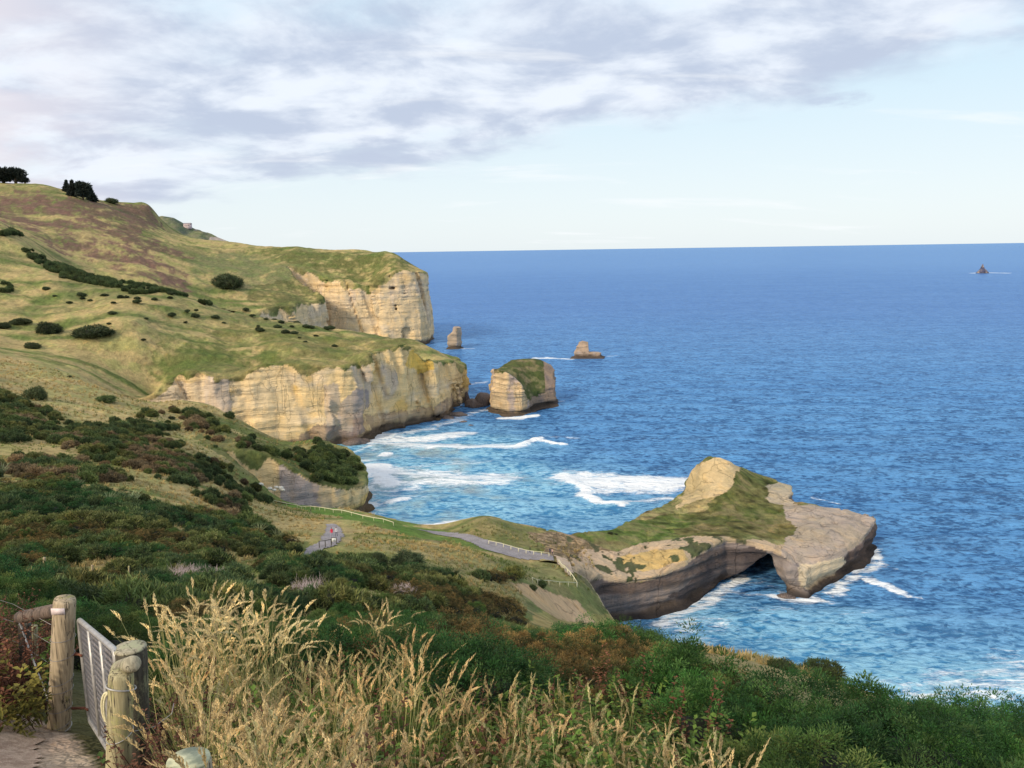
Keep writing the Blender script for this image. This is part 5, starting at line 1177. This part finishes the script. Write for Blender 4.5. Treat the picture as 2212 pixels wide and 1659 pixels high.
M_ROCKP = simple('pale_rock', (.66,.62,.52), .9, .2, 3, .6, .1)
for i, (u, v, sx, sz, lb) in enumerate(((1022,878,6.,4.2,'long low dark reef rock between the cliff point and the large sea stack'),(1045,874,7.5,6.,'tall end of the dark reef against the large sea stack'),(1010,872,2.,6.5,'small upright dark rock standing on the left end of the reef'),(985,897,6,1.6,'flat dark rock shelf awash below the cliff point'),
     (965,903,5,1.3,'low dark rocks at the foot of the cliff point, left of the flat shelf'),(1000,914,2.6,1.0,'small black rock alone in the foam'),(1018,920,2.2,.7,'smallest black rock just breaking the water'),(1008,830,3.4,1.8,'low black rock off the cliff nose with a foam trail'),
     (765,960,6,2.6,'dark boulder in the surf corner where the cliff meets the bay'),(783,955,4,1.8,'smaller dark boulder beside the surf corner boulder'),(1700,1292,2.5,.8,'black rock awash at the foot of the arch pillar'))):
    d = ray(u, v); t_ = -CAMZ/d[2]; bv, bf = blob(200+i, 3, .55, 1.3); V = bv*np.array([sx, sx*.7, sz*1.1])
    o = mesh_np('shore_rock', V, bf, [M_ROCKD]); o.location = (d[0]*t_, t_+1, -.1); tag(o, lb, 'rock', 'dark rocks along the shore')
for i, (u, v, s_, lb) in enumerate(((556,1049,1.1,'pale boulder, left of the two under the dark bush'),(563,1047,1.0,'pale boulder, right of the two under the dark bush'),(583,1056,.8,'small pale boulder at the left end of the scattered row'),(592,1059,.7,'lowest pale stone in the scattered row'),(597,1053,.7,'small upper pale stone in the scattered row'),(606,1055,1.1,'largest pale boulder at the right of the scattered row'),(611,1059,.8,'pale stone just below the largest boulder'))):
    p = hit(u, v, 150, 330); bv, bf = blob(230+i, 2, .4, 1.4); o = mesh_np('boulder', bv*np.array([s_, s_*.8, s_*.6]), bf, [M_ROCKP]); o.location = (p[0], p[1], p[2]+.1); tag(o, lb, 'boulder', 'pale boulders above the paddock')

# ------------------------------------------------------------------ single bushes and other plants on the slopes
protoB = [bush_mesh('foliage', 61, 1., 700, 5, .22, .055, (.065,.095,.045), (.10,.13,.06), .25, amp=.6, freq=2.1, core=(.05,.06,.03)),
          bush_mesh('foliage', 62, 1., 700, 5, .22, .055, (.075,.115,.036), (.13,.18,.06), .3, amp=.7, freq=2.2, core=(.05,.06,.03))]
M_BARK = simple('bark', (.10,.075,.05), .9, .3, 10, .5, .02)
stemv, stemf = join([tube([(0, 0, -.5), (.05*math.cos(a), .05*math.sin(a), .1), (.35*math.cos(a), .35*math.sin(a), .7)], .05, 5, prof=[1.4, 1, .4]) for a in (0, 2.1, 4.2)])
stemm = mesh_np('stems', stemv, stemf, [M_BARK], link=False)
def bush(p, w_, hgt, label, k=0, group=None, name='bush'):
    e = empty(name, p, label, 'bush', group); e.scale = (w_/2, w_/2, hgt/1.5); e.rotation_euler = (0, 0, rs.uniform(0, 6))
    for src, nm in ((protoB[k], 'foliage'), (stemm, 'stems')):
        c = src.copy(); c.name = nm; COL.objects.link(c); c.parent = e
    return e
def wpx(p, w_view): return w_view*VK*np.linalg.norm(p-np.array([0, 0, CAMZ]))/F
BIG = [(492,618,48,.62,'large round dark bush alone on the far hillside above the cliffs',0,500,900),(103,718,38,.62,'dark bush low on the left slope, left of the widest one',0,380,600),(203,722,60,.38,'widest flat dark bush in the middle of the left slope',0,380,600),
       (78,860,34,.75,'dome shaped dark bush standing above the long scrub band',0,200,420),(45,698,30,.4,'small dark bush between the left edge and its wider neighbours',0,380,600),(228,866,30,.45,'single small green bush on the straw slope below the cliff end',1,200,420),
       (240,437,20,.5,'small bush on the skyline right of the dark conifers',0,700,1100),(818,1222,30,1.1,'dark upright bush on the slope right of the grey path',0,80,150),(795,1215,44,.55,'olive bush just left of the dark upright bush',1,80,150),(878,1222,60,.6,'broad dark bush above the bare sandy patch',0,80,150),
       (750,1236,90,.45,'broad rounded green bush below the grey path',1,70,130),(905,1262,70,.4,'dark low bush right above the near gorse',0,60,120),(1168,1265,22,.6,'green bush at the left end of the lower rail fence',1,130,200),(1150,1272,18,.5,'small green bush under the lower rail fence',1,130,200),
       (1688,1446,44,.5,'dark gorse bush standing on the ochre grass strip above the sea',1,30,90),(1772,1462,70,.5,'wide gorse bush at the right end of the ochre grass strip',1,30,90),(1552,1412,26,.6,'small green bush at the left end of the ochre grass strip',1,30,90),
       (1318,1153,10,.5,'tiny dark bush on the skyline of the headland neck, left of its twin',0,180,260),(1330,1155,7,.5,'tiniest dark bush on the skyline of the headland neck',0,180,260)]
rs = rs_(17)
for u, v, w_, a_, lb, k, y0, y1 in BIG:
    p = hit(u, v, y0, y1); s_ = wpx(p, w_); p[2] -= .05*s_; bush(p, s_, s_*a_, lb, k)
for u, v, w_ in ((480,640,14),(512,655,18),(540,668,16),(560,662,10),(590,668,14),(625,676,12),(640,688,14),(135,600,10),(195,650,8),(245,655,8),(235,700,7),(310,735,8),(150,655,9),(68,752,24),(8,708,22),(370,905,12),(150,815,8),(530,672,8),(575,690,8)):
    p = hit(u, v, 300, 700); s_ = wpx(p, w_); bush(p, s_, s_*.5, 'small dark bush dotted on the dry grass slope', 0, 'small dark bushes dotted on the far grass slope')
k_ = 0
while k_ < 42:
    u, v = rs.uniform(60, 760), rs.uniform(585, 760)
    if not (560+.19*u < v < 640+.16*u): continue
    p = hit(u, v, 380, 760)
    if sdist(p[:1], p[1:2], COAST)[0] < 6: continue
    k_ += 1; s_ = wpx(p, rs.uniform(6, 15)); bush(p, s_, s_*rs.uniform(.4, .6), 'small dark bush dotted on the dry grass slope', 0, 'small dark bushes dotted on the far grass slope')
# flax and a cabbage tree
fx = combine('leaves', [blades(64, 1.1, 2.1, .22, .09, (.07,.10,.05), (.22,.27,.14), rs_(71), lean=.85, nseg=5)], M_LEAF)
COL.objects.unlink(fx) if fx.name in COL.objects else None
FLX = ['flax clump cut by the left edge, blades arching dark green','flax clump left of the tallest flax in the scrub','small flax clump at the top left of the flax group','tallest spiky flax clump in the middle of the scrub','pale flax clump between the tallest flax and the small one','flax clump behind the dead shrub, right of the scrub','flax clump just left of the grey path','low flax clump at the far right of the scrub band']
for i, (u, v, s_) in enumerate(((3,1030,1.5),(235,1095,1.3),(110,1030,1.1),(285,1098,1.7),(170,1062,1.3),(520,1150,1.0),(600,1168,1.1),(560,1158,1.1))):
    p = hit(u, v, 60, 260); e = empty('flax', p, FLX[i], 'flax', 'flax clumps in the scrub'); e.scale = (s_, s_, s_); e.rotation_euler = (0, 0, i); c = fx.copy(); COL.objects.link(c); c.parent = e; c.name = 'leaves'
p = hit(985,1268,80,160); e = empty('cabbage_tree', p, 'small dark cabbage tree with a spiky round head on the slope', 'tree'); part('trunk', tube([(0, 0, -.3), (.05, 0, 1.6)], .09, 8), M_BARK, e)
V, Fq, Cc = blades(70, .7, 1.0, .05, .07, (.03,.045,.02), (.06,.08,.035), rs_(73), lean=1.2, nseg=3); V = np.array(V); Vd = V*np.array([1, 1, -.4]); V = np.r_[V, Vd]+np.array([.05, 0, 1.6]); n_ = len(Cc)
o = mesh_np('crown', V, Fq+[[q+n_ for q in f_] for f_ in Fq], [M_LEAF], dict(leaf=np.array(Cc+Cc)), smooth=False, parent=e)
# dead shrubs
def twigs(seed, n, w_, h_):
    r_ = rs_(seed); parts = []
    for i in range(n):
        a = r_.uniform(0, 6.283); b = np.array([r_.normal(0, w_*.22), r_.normal(0, w_*.15), 0]); d = np.array([math.cos(a)*.5, math.sin(a)*.4, 1.])*h_*r_.uniform(.4, 1.)
        m_ = b+d*.5+r_.normal(0, .06*h_, 3); e_ = b+d+r_.normal(0, .14*h_, 3); parts.append(tube([b, m_, e_], .014, 3, False, [1.3, .8, .3]))
        for q_ in range(2): parts.append(tube([m_, m_+r_.normal(0, .2*h_, 3)+np.array([0, 0, .25*h_])], .008, 3, False, [1, .4]))
    return parts
M_TWIG = simple('dead_twigs', (.52,.43,.42), .9, .25, 4, .1, .005)
for i, (u, v, w_, lb) in enumerate(((400,1262,60,'bleached pinkish dead shrub, left of the pair below the scrub'),(455,1266,55,'bleached grey dead shrub, right of the pair below the scrub'),(670,1292,60,'grey dead twiggy shrub above the tall grass'),(872,1292,40,'reddish grey dead shrub right of the grass'),(300,1340,40,'sparse bare twigs in the gorse behind the gate'))):
    p = hit(u, v, 20, 110); s_ = wpx(p, w_); o = part('dead_shrub', twigs(80+i, 150, s_, s_*(.55)), M_TWIG, smooth=False); o.location = tuple(p+np.array([0, 0, .3])); tag(o, lb, 'shrub', 'dead shrubs')
# thistles in the grass
M_THIS = simple('thistle_pink', (.50,.16,.40), .7, .2, 20, .1, .002); M_STEM = simple('thistle_stem', (.12,.17,.08), .8, .2, 10, .1, .002)
TH = ['twin pink thistle head rising at the top of the green grass','pink thistle head just right of the twin','bright pink thistle alone before the gorse','small mauve thistle left of the lower pair','pink thistle beside a tall seed stalk','mauve thistle, upper one of the lower right pair','mauve thistle, lower one of the lower right pair']
for i, (u, v, Y_) in enumerate(((944,1416,7.2),(960,1421,7.2),(1058,1442,7.6),(1245,1527,6.6),(1402,1542,6.6),(1452,1588,6.2),(1452,1604,6.0))):
    tp = P(u, v, Y_); gz_ = float(Tg(np.array([tp[0]]), np.array([Y_]))[0]); b_ = np.array([tp[0], Y_, gz_]); e = empty('thistle', b_, TH[i], 'thistle', 'pink thistles')
    hh = tp[2]-gz_; part('stem', tube([(0, 0, 0), (.02, 0, hh*.5), (0, 0, hh-.01)], .005, 5), M_STEM, e)
    bv, bf = blob(300+i, 2, .1, 2); mesh_np('bulb', bv*np.array([.014, .014, .016])+np.array([0, 0, hh-.015]), bf, [M_STEM], parent=e)
    sp = [tube([(0, 0, hh-.005), (.022*math.cos(a)*k_, .022*math.sin(a)*k_, hh+.026)], .003, 3, False) for k_ in (.3, .7, 1) for a in np.arange(0, 6.28, .55)]
    part('flower', sp, M_THIS, e)

# ------------------------------------------------------------------ trees and house on the skyline
def tree(u, v, w_, h_view, label, seed, kind, y0=700, y1=1300, Yf=None):
    p = hit(u, v+3, y0, y1) if Yf is None else P(u, v+2, Yf)
    W2 = wpx(p, w_); Hh = wpx(p, h_view); e = empty('conifer' if kind == 'spire' else 'cypress_tree', p, label, 'tree', 'trees on the skyline')
    part('trunk', tube([(0, 0, -2), (.2, 0, Hh*.4), (.1, 0, Hh*.8)], max(.3, W2*.05), 8, prof=[1.3, 1, .4]), M_BARK, e)
    r_ = rs_(seed); n = 900
    if kind == 'spire':
        t_ = r_.rand(n)**1.3; rad = (1-t_)*W2*.5*(.55+.45*np.abs(np.sin(t_*22)))*r_.rand(n)**.4; a = r_.uniform(0, 6.283, n); pts_ = np.stack([rad*np.cos(a), rad*np.sin(a), t_*Hh*.95+Hh*.05], 1)
    else:
        cs = [(r_.uniform(-.3, .3)*W2, r_.uniform(-.2, .2)*W2, Hh*r_.uniform(.28, .72), W2*r_.uniform(.2, .32)) for _ in range(9)]
        pts_ = []
        for cx, cy, cz, cr in cs:
            d = r_.normal(0, 1, (n//9, 3)); d /= np.linalg.norm(d, axis=1)[:, None]; pts_.append(np.array([cx, cy, cz])+d*np.array([cr, cr, cr*.62])*r_.uniform(.75, 1.05, (n//9, 1)))
        pts_ = np.concatenate(pts_); pts_[:, 2] = np.maximum(pts_[:, 2], Hh*.12)
    nn = pts_-np.array([0, 0, Hh*.4]); nn /= np.linalg.norm(nn, axis=1)[:, None]
    V, Fc, cc = tufts(pts_, nn, Hh*.13, Hh*.075, 5, .6, np.tile([.030,.042,.034], (len(pts_), 1)), r_)
    mesh_np('crown', V, Fc, [M_LEAF], dict(leaf=cc), smooth=False, parent=e)
tree(8,392,44,28,'dark spreading cypress cut by the left edge on the skyline',401,'round',Yf=905); tree(34,392,40,25,'dark cypress in the middle of the left skyline clump',402,'round',Yf=905); tree(54,393,24,13,'low dark cypress at the right end of the left skyline clump',403,'round',Yf=905)
tree(145,412,18,20,'pointed dark conifer, leftmost of the skyline group',404,'spire'); tree(158,420,22,26,'pointed dark conifer second in the skyline group',405,'spire'); tree(180,428,26,36,'tallest round topped tree of the skyline group',406,'round'); tree(199,432,24,22,'low dark conifer at the right end of the skyline group',407,'spire')
hz = P(406,493,1585); hx = empty('house', hz, 'small pinkish house on the wooded hill beyond the ridge', 'house')
hx.scale = (.6, .6, .6)
part('wall', boxp((0, 0, 5), (22, 14, 16)), simple('pink_wall', (.62,.50,.50), .8, .08, .1, .1, .05), hx)
part('roof', ([(-12, -8, 13.2), (12, -8, 13.2), (12, 8, 13.2), (-12, 8, 13.2), (-12, 0, 17), (12, 0, 17)], [[0, 1, 5, 4], [2, 3, 4, 5], [0, 4, 3], [1, 2, 5], [0, 3, 2, 1]]), simple('house_roof', (.30,.26,.27), .8, .1, .2, .1, .05), hx, smooth=False)
for sx in (-6, 0, 6): part('window', boxp((sx, -7.05, 8), (3, .3, 4)), simple('dark_glass', (.06,.07,.09), .2, .1, .2, .0, .01), hx)
pt = hit(90,396,800,1100); o = part('marker_post', tube([(0, 0, -1), (0, 0, 7)], .35, 6), W_GREY); o.location = tuple(pt); tag(o, 'thin lone pole on the left skyline', 'post')
